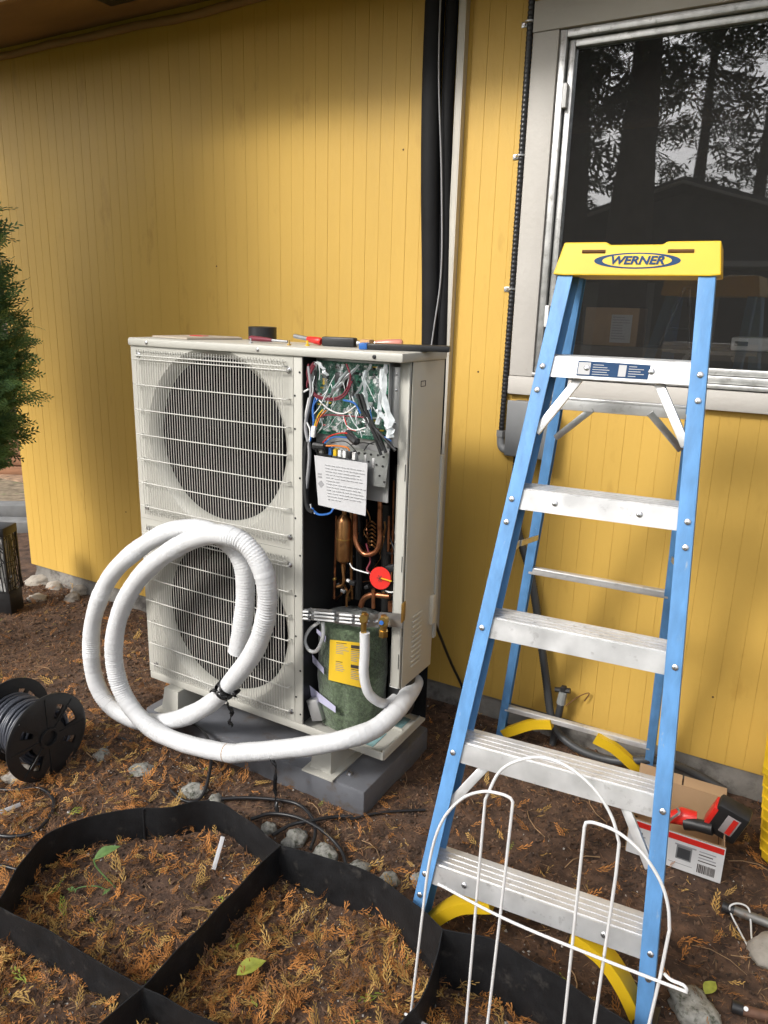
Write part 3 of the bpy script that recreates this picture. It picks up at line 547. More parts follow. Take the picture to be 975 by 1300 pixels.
# terminal bracket and hanging card
YT = 1.835
c4 = [onY(440, 566, YT), onY(494, 576, YT), onY(489, 619, YT), onY(440, 612, YT)]
def plate(c4, th, nm, m, parent):
    b = MB(); d = Vector((0, th, 0)); b.add([c for c in c4] + [c+d for c in c4], [(0,1,2,3),(7,6,5,4),(0,4,5,1),(1,5,6,2),(2,6,7,3),(3,7,4,0)]); return b.build(nm, m, parent, smooth=None)
tb = plate(c4, .002, 'terminal_bracket', M_GALV, hp)
for (px, py) in ((450, 573), (456, 575), (463, 576), (471, 577), (487, 580), (480, 578), (478, 590), (486, 592), (482, 604), (488, 612), (468, 586)): MB().lathe([(.0035, 0), (.0035, .002)], onY(px, py, YT), (0, -1, 0), 10).build('terminal_hole', M_BLACK, tb)
for (px, py) in ((464, 583), (474, 588)): MB().box(onY(px, py, YT-.0008), (.008, .0016, .028), bev=.0006).build('terminal_slot', M_SHEET, tb)
for k in range(9):
    p = onY(403+k*6, 569+k*1.2, YT+.0); m = [M_BLACK, M_WHITE, M_BLACK, M_BLUEW, M_YELW, M_WHITE, M_WHITE, M_BLACK, M_WHITE][k]; MB().box(p, (.011, .02, .022), bev=.0015).build('terminal', m, tb)
c4 = [onY(399, 578, YT-.02), onY(466.5, 588, YT-.02), onY(464, 655, YT-.026), onY(404, 641, YT-.026)]
card = plate(c4, .0012, 'instruction_card', M_PAPER, hp); b = MB()
dx = (c4[1]-c4[0]); dz = (c4[3]-c4[0])
for k in range(12):
    s_ = .16+k*.062; x = .20; e = random.uniform(.82, .95) if k not in (5, 11) else .45
    while x < e:
        wl = random.uniform(.035, .12); 
        if k == 0 and .45 < x < .5: x += .08
        A = c4[0]+dx*x+dz*s_; Bq = c4[0]+dx*min(x+wl, e)+dz*s_; b.bar(A-Vector((0, .0008, 0)), Bq-Vector((0, .0008, 0)), .0006, .0032, up=(0, 1, 0)); x += wl+.018
for (u, v) in ((.08, .42), (.08, .36)): b.box(c4[0]+dx*u+dz*v-Vector((0, .0007, 0)), (.014, .0006, .005))
b.box(c4[0]+dx*.09+dz*.56-Vector((0, .0007, 0)), (.016, .0006, .016), rot=Matrix.Rotation(R_(45), 3, 'Y')); b.build('print', M_INKG, card)
# refrigerant pipework
YP = 1.90
def pipe(P, r, m, nm='copper_pipe', seg=12): return MB().tube(spl([onY(p[0], p[1], p[2] if len(p) > 2 else YP) for p in P], 8), r, seg).build(nm, m, hp, smooth=60)
pipe([(451, 640), (451, 670), (452, 688), (459, 701), (468, 704), (478, 699), (482, 685), (482, 660), (483, 622)], .0078, M_COPPER)
A = onY(436, 655, 1.89); B = onY(435, 716, 1.89); 
prof = [(.004, 0), (.008, .006), (.012, .015), (.024, .03), (.026, .04)]; Lz = A.z-B.z
ac = MB().lathe([(.006, -.03), (.008, 0), (.022, .012), (.024, .02), (.024, Lz-.02), (.018, Lz-.006), (.008, Lz+.004), (.007, Lz+.05)], (A.x, 1.895, B.z), (0, 0, 1), 20).build('accumulator', M_BRONZE, hp); MB().lathe([(.0252, 0), (.0252, .004)], (A.x, 1.895, B.z+Lz*.52), (0, 0, 1), 20).build('band', M_BRASS, ac)
pipe([(427, 655, 1.93), (426, 700, 1.93), (424, 760, 1.93)], .004, M_COPPER); pipe([(446, 650, 1.95), (446, 720, 1.95), (447, 760, 1.95)], .005, M_BRONZE); pipe([(511, 680, 1.90), (509, 695, 1.89), (507, 715, 1.89), (507, 735, 1.90)], .012, M_COPPER)
pipe([(435, 716, 1.89), (436, 740, 1.89), (428, 745, 1.89)], .005, M_BRONZE); pipe([(500, 610, 1.95), (499, 660, 1.95), (497, 740, 1.95)], .003, M_COPPER); pipe([(494, 655, 1.94), (493, 700, 1.94)], .004, M_COPPER); pipe([(487, 680, 1.92), (489, 670, 1.92), (488, 662, 1.92)], .003, M_BRONZE)
pipe([(458, 770, 1.90), (462, 760, 1.90), (472, 755, 1.90), (485, 756, 1.90), (495, 757, 1.90)], .009, M_COPPER); pipe([(474, 748, 1.89), (474, 760, 1.89), (474, 772, 1.89)], .006, M_COPPER); pipe([(496, 764, 1.90), (496, 776, 1.90)], .009, M_COPPER)
pipe([(440, 770, 1.92), (441, 755, 1.92), (448, 745, 1.92)], .004, M_BRONZE); pipe([(455, 650, 1.99), (457, 720, 1.99), (455, 760, 1.99)], .012, M_BLACK); pipe([(490, 640, 2.0), (490, 780, 2.0)], .016, M_BLACK); pipe([(502, 590, 2.02), (503, 700, 2.02), (502, 780, 2.02)], .010, M_BLACK)
pipe([(465, 690, 1.93), (470, 712, 1.92), (466, 724, 1.91), (478, 732, 1.90)], .003, M_MAROON); pipe([(462, 640, 1.96), (470, 660, 1.96), (462, 675, 1.96), (472, 690, 1.96)], .002, M_BRONZE); pipe([(444, 715, 1.87), (449, 722, 1.87), (468, 728, 1.87)], .0022, M_WHITE)
for k in range(7): pipe([(466, 665+k*5, 1.95), (472, 662+k*5, 1.94), (477, 666+k*5, 1.95)], .0025, M_BRONZE, 'coil_turn', 8)
for k in range(22):
    x0 = random.uniform(425, 503); y0_ = random.uniform(650, 745); pipe([(x0, y0_, random.uniform(1.95, 2.05)), (x0+random.uniform(-9, 9), y0_+random.uniform(6, 22), random.uniform(1.93, 2.03)), (x0+random.uniform(-14, 14), y0_+random.uniform(15, 40), random.uniform(1.95, 2.04))], random.uniform(.0014, .004), random.choice([M_BLACK, M_BLACK, M_BRONZE, M_COPPER, M_SHEET]), 'capillary', 6)
for (px, py, s_, m) in ((442, 737, .012, M_WHITE), (430, 742, .014, M_BLACK), (448, 740, .02, M_BLACK), (436, 750, .016, M_GALV), (497, 745, .04, M_BLACK), (497, 721, .03, M_BLACK), (396, 747, .02, M_BLACK), (425, 735, .012, M_BRASS), (466, 745, .016, M_BLACK)): MB().box(onY(px, py, 1.90), (s_, s_*.8, s_*.7), rot=Matrix.Rotation(random.uniform(-.6, .6), 3, 'Y'), bev=.002).build('valve_block', m, hp)
d = MB().lathe([(.0345, 0), (.0355, .0012), (.0345, .0024)], onY(483, 734, 1.865), (.12, -1, .15), 32).build('red_disc', M_RED, hp, label='round red plastic disc tag')
b = MB(); p = onY(483, 734, 1.860)
for a in (0, 1.05, 2.1): b.bar(p+Vector((-.011*math.cos(a), -.003, -.011*math.sin(a))), p+Vector((.011*math.cos(a), -.003, .011*math.sin(a))), .0016, .001, up=(0, 1, 0))
b.build('slit', M_INK, d); MB().bar(onY(484, 734, 1.859), onY(497, 738, 1.858), .0016, .006, up=(0, 1, 0)).build('tab', M_LABY, d)
MB().tube(spl([onY(489, 750, 1.875), onY(496, 752, 1.87), onY(505, 750, 1.875)], 5), .0022, 6).build('cable_tie', M_WHITE, hp)
# corrugated galvanised valve bracket across the bay
YV = 1.822; b = MB(); n = 60; zs = [0, .006, .010, .017, .021, .028, .032, .040]; dd = [0, 0, .010, .010, 0, 0, .010, .010]; vs = []
for i in range(n+1):
    t = i/n; p = onY(378+(511-378)*t, 783+(795-783)*t, YV); zz = p.z + (.006 if .12 < t < .36 or t > .78 else 0) - (.003 if .5 < t < .7 else 0)
    flat = 0 if (.11 < t < .15 or .36 < t < .38 or .68 < t < .72 or t > .76) else 1
    for z_, d_ in zip(zs, dd): vs.append((p.x, YV-d_*flat-(.004 if .12 < t < .36 else 0), zz-.012+z_*1.15))
m_ = len(zs); b.add(vs, [(i*m_+k, (i+1)*m_+k, (i+1)*m_+k+1, i*m_+k+1) for i in range(n) for k in range(m_-1)])
vb = b.build('valve_bracket', M_GALV, hp, smooth=30)
for (t0, t1) in ((.03, .10), (.16, .35), (.40, .52), (.55, .67)):
    for zz in (.004, .016, .028):
        A = onY(378+133*t0, 783+12*t0, YV-.0135); B = onY(378+133*t1, 783+12*t1, YV-.0135); MB().tube([A+Vector((0, 0, zz-.008)), B+Vector((0, 0, zz-.008))], .0034, 8).build('bracket_ridge', M_WHITE, vb)
    A = onY(378+133*(t0+t1)/2, 783+12*t0, YV-.0108); MB().box(A+Vector((0, 0, .002)), (.03, .004, .003)).build('bracket_slot', M_BLACK, vb)
MB().box(onY(512, 777, YV-.004), (.004, .03, .06), rot=Matrix.Rotation(.15, 3, 'Z'), bev=.001).build('bracket_ear', M_BRASS, vb)
for (px, py, s_) in ((462, 786, 1.), (487, 790, 1.15)):
    p = onY(px, py, 1.79); v = MB().lathe([(.010*s_, -.052 if px < 470 else -.026), (.010*s_, -.012), (.013*s_, -.010), (.013*s_, .004), (.009*s_, .006), (.009*s_, .022)], p, (0, 0, 1), 6)
    v.lathe([(.009*s_, 0), (.009*s_, .02), (.013*s_, .022), (.013*s_, .034)], p+Vector((0, .014, .006)), (.25, -1, .1), 8); sv = v.build('service_valve', M_BRASS, hp)
    if px > 470: MB().lathe([(.007, 0), (.007, .002)], p+Vector((.006, -.024, .009)), (.25, -1, .1), 12).build('valve_cap', M_BLUEW, sv); MB().lathe([(.014, -.046), (.015, -.044), (.015, -.026), (.010, -.024)], p, (0, 0, 1), 6).build('flare_nut', M_BRASS, sv)
# compressor in a felt blanket
cx, cy = -1.205, 1.945; b = MB(); vs = []; ns, nz = 56, 26
for i in range(nz+1):
    t = i/nz; z = .20+.365*t; r0 = .112*(1-.06*abs(2*t-1)**3)
    for k in range(ns):
        a = 2*math.pi*k/ns; r = r0*(1+.045*noise.noise((math.cos(a)*2.6, math.sin(a)*2.6, z*14)) + .03*noise.noise((math.cos(a)*7, math.sin(a)*7, z*30))); r -= .010*math.exp(-((math.sin(a)*.6+math.cos(a)+.35)/.05)**2) if t < .55 else 0
        vs.append((cx+r*math.cos(a)*1.05, cy+r*math.sin(a)*.98, z))
b.add(vs, [(i*ns+k, i*ns+(k+1) % ns, (i+1)*ns+(k+1) % ns, (i+1)*ns+k) for i in range(nz) for k in range(ns)] + [tuple(range(nz*ns, nz*ns+ns))]); cmp_ = b.build('compressor_blanket', M_FELT, hp, smooth=180, label='dark green felt blanket wrapped round the compressor')
def wrap(pxs, off, nm, m, parent, n=14, k2=8):   # a curved patch hugging the blanket; corners given as photo sight lines met at the cylinder front
    def hit(px, py):
        d = _ray(px, py).normalized(); R = .119+off; ox, oy = CAM.x-cx, CAM.y-cy; A = d.x**2/1.05**2+d.y**2; B = 2*(ox*d.x/1.05**2+oy*d.y); C = ox**2/1.05**2+oy**2-R**2; D = max(B*B-4*A*C, 0); return CAM+d*((-B-math.sqrt(D))/(2*A))
    (a, bq, c, dq) = pxs; vs = []
    for i in range(n+1):
        for j in range(k2+1):
            u, v = i/n, j/k2; px = (a[0]*(1-u)+bq[0]*u)*(1-v)+(dq[0]*(1-u)+c[0]*u)*v; py = (a[1]*(1-u)+bq[1]*u)*(1-v)+(dq[1]*(1-u)+c[1]*u)*v; vs.append(hit(px, py))
    mb = MB(); mb.add(vs, [(i*(k2+1)+j, i*(k2+1)+j+1, (i+1)*(k2+1)+j+1, (i+1)*(k2+1)+j) for i in range(n) for j in range(k2)]); return mb.build(nm, m, parent, smooth=180)
def lerp4(q, u0, v0, u1, v1):
    a, bq, c, dq = q; f_ = lambda u, v: ((a[0]*(1-u)+bq[0]*u)*(1-v)+(dq[0]*(1-u)+c[0]*u)*v, (a[1]*(1-u)+bq[1]*u)*(1-v)+(dq[1]*(1-u)+c[1]*u)*v); return [f_(u0, v0), f_(u1, v0), f_(u1, v1), f_(u0, v1)]
LQ = [(419, 812), (466, 817), (466, 875), (417, 863)]
lab = wrap(LQ, .002, 'warning_label', M_LABY, cmp_)
for (u0, v0, u1, v1) in ((.57, .07, .98, .145), (.57, .52, .98, .595)): wrap(lerp4(LQ, u0, v0, u1, v1), .003, 'warning_heading', M_INK, lab, 6, 2)
for (u0, v0) in ((.17, .05), (.17, .50), (.57, .17), (.57, .62)):
    for k in range(7 if v0 < .3 else 6): wrap(lerp4(LQ, u0, v0+k*.042, u0+random.uniform(.12, .36), v0+k*.042+.014), .003, 'print', M_INKG if k else M_INK, lab, 4, 1)
for q in ([(401, 797), (414, 808), (413, 816), (402, 803)], [(396, 830), (411, 848), (411, 856), (397, 841)], [(393, 870), (426, 897), (426, 905), (395, 884)]): wrap(q, .003, 'strap', M_LAV, cmp_, 6, 3)
MB().box(onY(402, 900, 1.845), (.045, .03, .075), rot=Matrix.Rotation(-.35, 3, 'Y'), bev=.003).build('metal_bracket', M_SHEET, hp)
MB().tube(spl([onY(410, 790, 1.835), onY(410, 808, 1.825), onY(402, 826, 1.825), (onY(392, 825, 1.83)), onY(387, 812, 1.84), onY(394, 798, 1.845), onY(405, 790, 1.845)], 8), .006, 10).build('white_hose', M_WHITE, hp, smooth=60)
rc = MB().lathe([(.005, -.01), (.040, 0), (.046, .02), (.046, .22), (.035, .25), (.01, .26)], (-1.045, 2.0, .25), (0, 0, 1), 24).build('receiver', M_BLACK, hp); b = MB()
for z in (.352, .36): b.box((-1.05, 1.9535, z), (.03, .001, .003))
b.build('print', M_WHITE, rc)
# white insulated pipe from the valve round behind the side panel
P = resample(spl([onY(463, 803, 1.79), onY(463, 830, 1.79), onY(462, 855, 1.79), onY(467, 878, 1.80), onY(479, 890, 1.83), (onY(492, 893, 1.90)), onY(505, 882, 1.98), onY(517, 868, 2.05), onY(524, 858, 2.10)], 12), .008)
o = MB().tube(P, [.0155+.0006*noise.noise((i*.9, 0, 0)) for i in range(len(P))], 14).build('insulated_valve_pipe', M_FOAM, smooth=70); tag(o, 'short white foam-covered pipe curving down from the brass valve', 'pipe')

# ================================================================== things on top of the heat pump
T0 = UZ1
b = MB(); pr = [(.044, 0), (.048, .001), (.048, .045), (.044, .046), (.036, .046), (.035, .04), (.035, .003)]; tpz = (-1.66, 2.055, T0)
o = b.lathe(pr, tpz, seg=32).build('tape_roll', M_BLACK); tag(o, 'roll of black tape standing on top of the heat pump', 'tape roll')
def driver(p0, p1, handle, label, hl=.45, r=.011, shaft=.0032, nm='screwdriver', tip=True):
    p0, p1 = Vector(p0), Vector(p1); d = p1-p0; t = root(nm, p0.lerp(p1, .5)*1, label, 'tool'); q = p0.lerp(p1, hl)
    MB().tube([p0, p0.lerp(q, .08), p0.lerp(q, .5), p0.lerp(q, .85), q], [r*.7, r, r*.92, r*.75, r*.6], 10).build('handle', handle, t, smooth=50)
    MB().tube([q, p1], shaft, 8).build('shaft', M_GALV, t); return t
z = T0+.0125
driver((-1.60, 1.915, z), (-1.44, 1.905, z-.004), M_MAROON, 'dark red handled knife lying in front of the tape roll', .6, .0085, .004, 'knife')
driver((-1.33, 1.93, z), (-1.45, 1.955, z+.012), M_RED, 'chrome and red ratchet handle lying on the heat pump, mid top', .5, .012, .007, 'ratchet')
o = MB(); o.box((-1.27, 1.94, z+.002), (.11, .03, .028), rot=Matrix.Rotation(.12, 3, 'Z'), bev=.005); t = o.build('pliers', M_BLACK); tag(t, 'black gripped pliers lying between the red ratchet and the pink screwdriver', 'pliers')
MB().tube([(-1.21, 1.945, z), (-1.19, 1.95, z)], [.009, .006], 8).build('jaw', M_GALV, t)
driver((-1.085, 2.0, z+.004), (-1.20, 1.975, z), mat('pink_clear_handle', (.55, .22, .17), .2), 'pink translucent handled screwdriver lying behind the black level', .72, .013, .006)
o = MB().span((-1.19, 1.925, T0+.001), (-1.155, 1.955, T0+.026), .004).build('wooden_block', mat('raw_wood', (.48, .28, .12), .7)); tag(o, 'small orange wooden block beside the black level', 'block')
lv = root('level', (-1.04, 1.90, T0), 'black box level with a blue end cap on top of the heat pump', 'level'); Rm = Matrix.Rotation(R_(20), 4, 'Z'); TM = Matrix.Translation((-1.03, 1.915, T0+.0095)) @ Rm
MB().box((.012, 0, 0), (.235, .05, .017), bev=.003, M=TM).build('body', M_BLACK, lv); MB().box((-.118, 0, 0), (.024, .052, .0185), bev=.003, M=TM).build('end_cap', M_BLUEW, lv)
b = MB(); pts = [(-1.98, 1.86), (-1.80, 1.84), (-1.72, 2.02), (-1.80, 2.09), (-1.97, 2.07)]
b.prism(pts, .006, Matrix.Translation((0, 0, T0+.0012))); o = b.build('paper_packet', mat('tan_paper', (.42, .36, .29), .7)); tag(o, 'flat tan paper packet on the left of the heat pump top', 'packet')
MB().box((-1.88, 1.98, T0+.0085), (.06, .03, .002)).build('red_print', M_RED, o)
for k, (x, yy) in enumerate(((-1.55, 1.86), (-1.40, 1.86), (-1.35, 1.885))):
    o = MB().lathe([(.007, 0), (.007, .004), (.003, .0045), (.003, .016)], (x, yy, T0), (0, 0, 1), 6).build('loose_screw', [M_RIVET, M_BRASS, M_YELW][k]); tag(o, ['steel bolt standing on the heat pump lid left of the tools', 'small brass bolt on the lid edge in front of the ratchet', 'tiny yellow bolt on the lid beside the ratchet'][k], 'bolt')

# ================================================================== coiled white insulated line
cp = lambda x, y_, d: onY(90+x/3.421, 640+y_/3.421, d)
HP = [onY(527, 865, 2.06), onY(518, 882, 1.97), onY(503, 902, 1.88), onY(476, 925, 1.79), onY(440, 938, 1.715), onY(400, 946, 1.68), onY(350, 952, 1.66), onY(310, 955, 1.645), cp(680, 1080, 1.635), cp(480, 1035, 1.63), cp(340, 965, 1.625), cp(235, 840, 1.62), cp(188, 680, 1.615), cp(205, 500, 1.615), cp(290, 330, 1.615), cp(430, 205, 1.62), cp(600, 133, 1.62), cp(745, 165, 1.625), cp(835, 290, 1.635), cp(852, 450, 1.645), cp(805, 620, 1.655), cp(715, 750, 1.665),
      cp(620, 855, 1.675), cp(500, 922, 1.685), cp(385, 947, 1.69), cp(270, 935, 1.695), cp(165, 870, 1.695), cp(105, 760, 1.69), cp(88, 620, 1.685), cp(105, 470, 1.685), cp(175, 310, 1.685), cp(300, 190, 1.685), cp(440, 115, 1.69), cp(580, 112, 1.695), cp(690, 170, 1.70), cp(748, 270, 1.705), cp(758, 400, 1.708), cp(745, 520, 1.71), cp(722, 640, 1.712)]
hz = root('insulated_line_coil', HP[8]*1, 'thick white ribbed insulated line coiled in two loops in front of the lower fan', 'insulated hose')
P = resample(spl(HP, 12), .0028); n = len(P)
MB().tube(P, [.0303+.0019*math.sin(i*2*math.pi/3.2)*(1 if i > n*.12 else .3)*(.55+.9*noise.noise((i*.021, 5, 3)))+.0024*noise.noise((i*.03, 0, 3))+.0009*noise.noise((i*.21, 0, 8)) for i in range(n)], 20).build('insulation', M_FOAM, hz, smooth=80)
k0 = min(range(n), key=lambda i: (P[i]-HP[8]).length)
MB().tube(P[k0-1:k0+2], .0308, 20, cap=False).build('split_seam', mat('split_brown', (.35, .25, .17), .8), hz, smooth=80)
kt = min(range(n), key=lambda i: (P[i]-HP[21].lerp(HP[22], .45)).length); M_TAPE = mat('black_tape', (.012, .012, .013), .25, bump=.4, bscale=60)
MB().tube(P[kt-8:kt+9], [.033+.0016*math.sin(i*1.9) for i in range(17)], 18, cap=False).build('tape_wrap', M_TAPE, hz, smooth=40)
def strip(P, wd, nm, m, parent, tw=1.5):
    S = spl(P, 6); vs = []
    for i, p in enumerate(S): a = tw*math.sin(i*.7)+.3; dv = Vector((math.cos(a)*wd, math.sin(a)*wd, 0)); vs += [p-dv, p+dv]
    mb = MB(); mb.add(vs, [(2*i, 2*i+1, 2*i+3, 2*i+2) for i in range(len(S)-1)]); o = mb.build(nm, m, parent, smooth=180); md = o.modifiers.new('thick', 'SOLIDIFY'); md.thickness = .0006; return o
c = P[kt]
strip([c+Vector((.0, -.03, .0)), onY(288, 892, 1.64), onY(294, 903, 1.645), onY(292, 916, 1.645), onY(294, 922, 1.645)], .009, 'tape_tail', M_TAPE, hz); strip([c+Vector((.012, -.03, -.01)), onY(297, 882, 1.635), onY(301, 876, 1.635), onY(300, 885, 1.635)], .012, 'tape_tail', M_TAPE, hz); strip([c+Vector((-.01, -.028, .02)), onY(272, 876, 1.64), onY(268, 878, 1.64)], .010, 'tape_tail', M_TAPE, hz)
kb = min(range(n), key=lambda i: (P[i]-onY(350, 952, 1.66)).length)
strip([P[kb]+Vector((0, -.024, -.016)), onY(350, 975, 1.635), onY(349, 1000, 1.63), onY(351, 1020, 1.625), onZ(352, 1034, .012)], .0065, 'tape_tail', M_TAPE, hz, .9)

# ================================================================== step ladder
LS = 1.035; LO = Vector((-.382, 1.355, -.054)); LA = .086; LK = .242
lx_ = Vector((math.cos(LA), math.sin(LA), 0)); ln_ = Vector((-math.sin(LA), math.cos(LA), 0))
def LP(x, z, d=0.): return LO + lx_*(x*LS) + Vector((0, LK*z, z))*LS + ln_*d      # a point of the front rail plane, d behind it
hw_ = lambda z: .2563-.0778*z
lad = root('step_ladder', (-.45, 1.85, 0), 'blue fibreglass five-step ladder with aluminium treads and a yellow top cap', 'ladder')
def rail(A, B, sx, w1, dep, nm, th=.0045, out=None):
    d = (B-A).normalized(); X = (lx_*sx); X = (X-d*X.dot(d)).normalized(); Yv = d.cross(X)*(1 if sx < 0 else -1)
    if Yv.y < 0: Yv = -Yv
    pr = [(0, 0), (w1-.004, 0), (w1-.001, .001), (w1, .004), (w1, dep-.004), (w1-.001, dep-.001), (w1-.004, dep), (0, dep), (0, dep-th), (w1-th, dep-th), (w1-th, th), (0, th)]; n = len(pr)
    vs = [A+X*x+Yv*y_ for x, y_ in pr] + [B+X*x+Yv*y_ for x, y_ in pr]
    fs = [(i, (i+1) % n, n+(i+1) % n, n+i) for i in range(n)] + [(0, 1, 2, 3, 10, 11), (3, 4, 9, 10), (4, 5, 6, 7, 8, 9), tuple(n+i for i in (11, 10, 3, 2, 1, 0)), tuple(n+i for i in (10, 9, 4, 3)), tuple(n+i for i in (9, 8, 7, 6, 5, 4))]
    mb = MB(); mb.add(vs, fs); o = mb.build(nm, M_BLUE, lad, smooth=30); return o, X, Yv
RW = .035
for sx in (-1, 1):
    o, X, Yv = rail(LP(sx*hw_(.10), .10), LP(sx*hw_(1.655), 1.655), sx, RW, .074, 'front_rail')
    for i in range(1, 6):
        z = .2955*i-.036
        for zz in ((z, z-.052) if i in (1, 4, 5) else (z,)): MB().lathe([(.0075, 0), (.0068, .0022), (.004, .0038)], LP(sx*(hw_(zz)+.02), zz), LP(0, 0)*0+Vector((0, -1, LK)), 12).build('rivet', M_RIVET, o)
    MB().box(LP(sx*(hw_(.09)+.02), .088, .036), (.05, .085, .03), bev=.004).build('rubber_foot', M_BLACK, o)
for i in range(1, 6):
    z = .2955*i-.014; h = hw_(z-.03)+.03; dep = .072; b = MB(); fz = .044
    A = [LP(-h, z-fz, .0065), LP(h, z-fz, .0065), LP(h, z, .0065), LP(-h, z, .0065)]; tv = Vector((0, .003, 0)); 
    b.add(A+[q+tv for q in A], [(0,1,2,3),(7,6,5,4),(0,4,5,1),(1,5,6,2),(2,6,7,3),(3,7,4,0)])
    a0 = LP(-h, z, .0097); a1 = LP(h, z, .0097); bk = ln_*dep; dn = Vector((0, 0, -.003))
    b.add([a0, a1, a1+bk, a0+bk, a0+dn, a1+dn, a1+bk+dn, a0+bk+dn], [(0,1,2,3),(7,6,5,4),(0,4,5,1),(1,5,6,2),(2,6,7,3),(3,7,4,0)])
    a0 += bk; a1 += bk; b.add([a0, a1, a1+Vector((0, 0, -.04)), a0+Vector((0, 0, -.04)), a0+tv, a1+tv, a1+tv+Vector((0, 0, -.04)), a0+tv+Vector((0, 0, -.04))], [(0,1,2,3),(7,6,5,4),(0,4,5,1),(1,5,6,2),(2,6,7,3),(3,7,4,0)])
    stp = b.build('step', M_LALU, lad, smooth=None)
    for k in range(4):
        dpt = .019+k*.0172
        MB().bar(LP(-h+.002, z, dpt)+Vector((0, 0, .0009)), LP(h-.002, z, dpt)+Vector((0, 0, .0009)), .0124, .0034, up=(0, 0, 1)).build('tread_rib', M_LALU, stp)
    if i in (1, 4, 5):
        for sx in (-1, 1): MB().lathe([(.0075, 0), (.0068, .0022), (.004, .0038)], LP(sx*(hw_(z)-.075), z-.021, .0063), Vector((0, -1, LK)), 12).build('rivet', M_RIVET, stp)
    if i == 5:
        st = MB(); q = [LP(-.088, z-.038, .0055), LP(.062, z-.038, .0055), LP(.064, z-.008, .0055), LP(-.088, z-.006, .0055)]; st.add(q+[c+Vector((0, .0007, 0)) for c in q], [(0,1,2,3),(7,6,5,4),(0,4,5,1),(1,5,6,2),(2,6,7,3),(3,7,4,0)]); sk = st.build('sticker', M_NAVY, stp, smooth=None)
        st = MB()
        for (x0, x1, z0, z1) in [(-.086, -.060, -.035, -.009), (.0, .016, -.035, -.011)] + [(-.055+.0, -.055+random.uniform(.02, .048), -.034+k*.005, -.0327+k*.005) for k in range(5)] + [(.021, .021+random.uniform(.015, .036), -.034+k*.005, -.0327+k*.005) for k in range(5)]:
            q = [LP(x0, z+z0, .0048), LP(x1, z+z0, .0048), LP(x1, z+z1, .0048), LP(x0, z+z1, .0048)]; st.add(q, [(0, 1, 2, 3)])
        st.build('sticker_print', M_PAPER, stp, smooth=None)
# top cap
b = MB(); zc0, zc1 = 1.640, 1.708; fo = -.006; cpx = [(-.172, zc0), (-.150, zc0-.002), (.150, zc0-.002), (.172, zc0), (.162, zc1), (.058, zc1), (.05, zc1-.006), (-.058, zc1-.006), (-.066, zc1), (-.157, zc1)]
fr = [LP(x, z_, fo) for x, z_ in cpx]; dpv = ln_*.19; n = len(fr); bk = [p+dpv for p in fr]
b.add(fr+bk, [tuple(range(n)), tuple(range(2*n-1, n-1, -1))]+[((i+1) % n, i, n+i, n+(i+1) % n) for i in range(n)]); cap = b.build('top_cap', M_LYEL, lad, smooth=None)
bv = cap.modifiers.new('bevel', 'BEVEL'); bv.width = .003; bv.segments = 2; bv.limit_method = 'ANGLE'
for x0, x1 in ((-.115, -.066), (.062, .113)):
    q = MB(); zs_ = 1.688; q.tube([LP(x0, zs_, fo+.0006), LP(x1, zs_, fo+.0006)], .0042, 10); q.build('cap_slot', mat('slot_brown', (.12, .05, .01), .8), cap)
def ell(a, bq, zc, off, nm, m, xs_=.002, pinch=1.0):
    q = MB(); N_ = 40; vs = [LP(xs_+a*math.cos(t)*1, zc+bq*math.sin(t), off) for t in np.linspace(0, 2*math.pi, N_, endpoint=False)]; vs += [v+Vector((0, .003, 0)) for v in vs]
    q.add(vs, [tuple(range(N_)), tuple(range(2*N_-1, N_-1, -1))]+[((i+1) % N_, i, N_+i, N_+(i+1) % N_) for i in range(N_)]); return q.build(nm, m, cap, smooth=None)
lz = 1.669
ell(.0885, .0165, lz, fo-.0006, 'logo_oval', M_NAVY); ell(.071, .0137, lz, fo-.0010, 'logo_inner_oval', M_LYEL)
Tm = frame(LP(.002, lz, fo-.0020), lx_, Vector((0, LK, 1)))
text('lettering', 'WERNER', .0245, Tm, M_NAVY, cap, shear=.22, ext=.0004, offset=.0008, sx=1.16)
# rear section
RLb, RLt = Vector((-.812, 2.395, .012)), Vector((-.520, 1.87, 1.66)); RRb, RRt = Vector((-.305, 2.415, .012)), Vector((-.258, 1.89, 1.66))
rail(RLb, RLt, -1, .028, .045, 'rear_rail'); rail(RRb, RRt, 1, .028, .045, 'rear_rail')
for b_ in (RLb, RRb): MB().box((b_.x+(-.012 if b_ is RLb else .012), b_.y+.02, .006), (.04, .06, .022), bev=.004).build('rubber_foot', M_BLACK, lad)
at_ = lambda A, B, z: A+(B-A)*((z-A.z)/(B.z-A.z))
for z, hh in ((.775, .022), (.16, .02), (1.325, .034)):
    A, B = at_(RLb, RLt, z)-lx_*.012, at_(RRb, RRt, z)+lx_*.012; b = MB().bar(A+ln_*.012, B+ln_*.012, .022, hh, bev=.002); b.bar(A+Vector((0, 0, hh/2-.004))+ln_*.0005, B+Vector((0, 0, hh/2-.004))+ln_*.0005, .003, .004); b.build('rear_brace', M_LALU, lad)
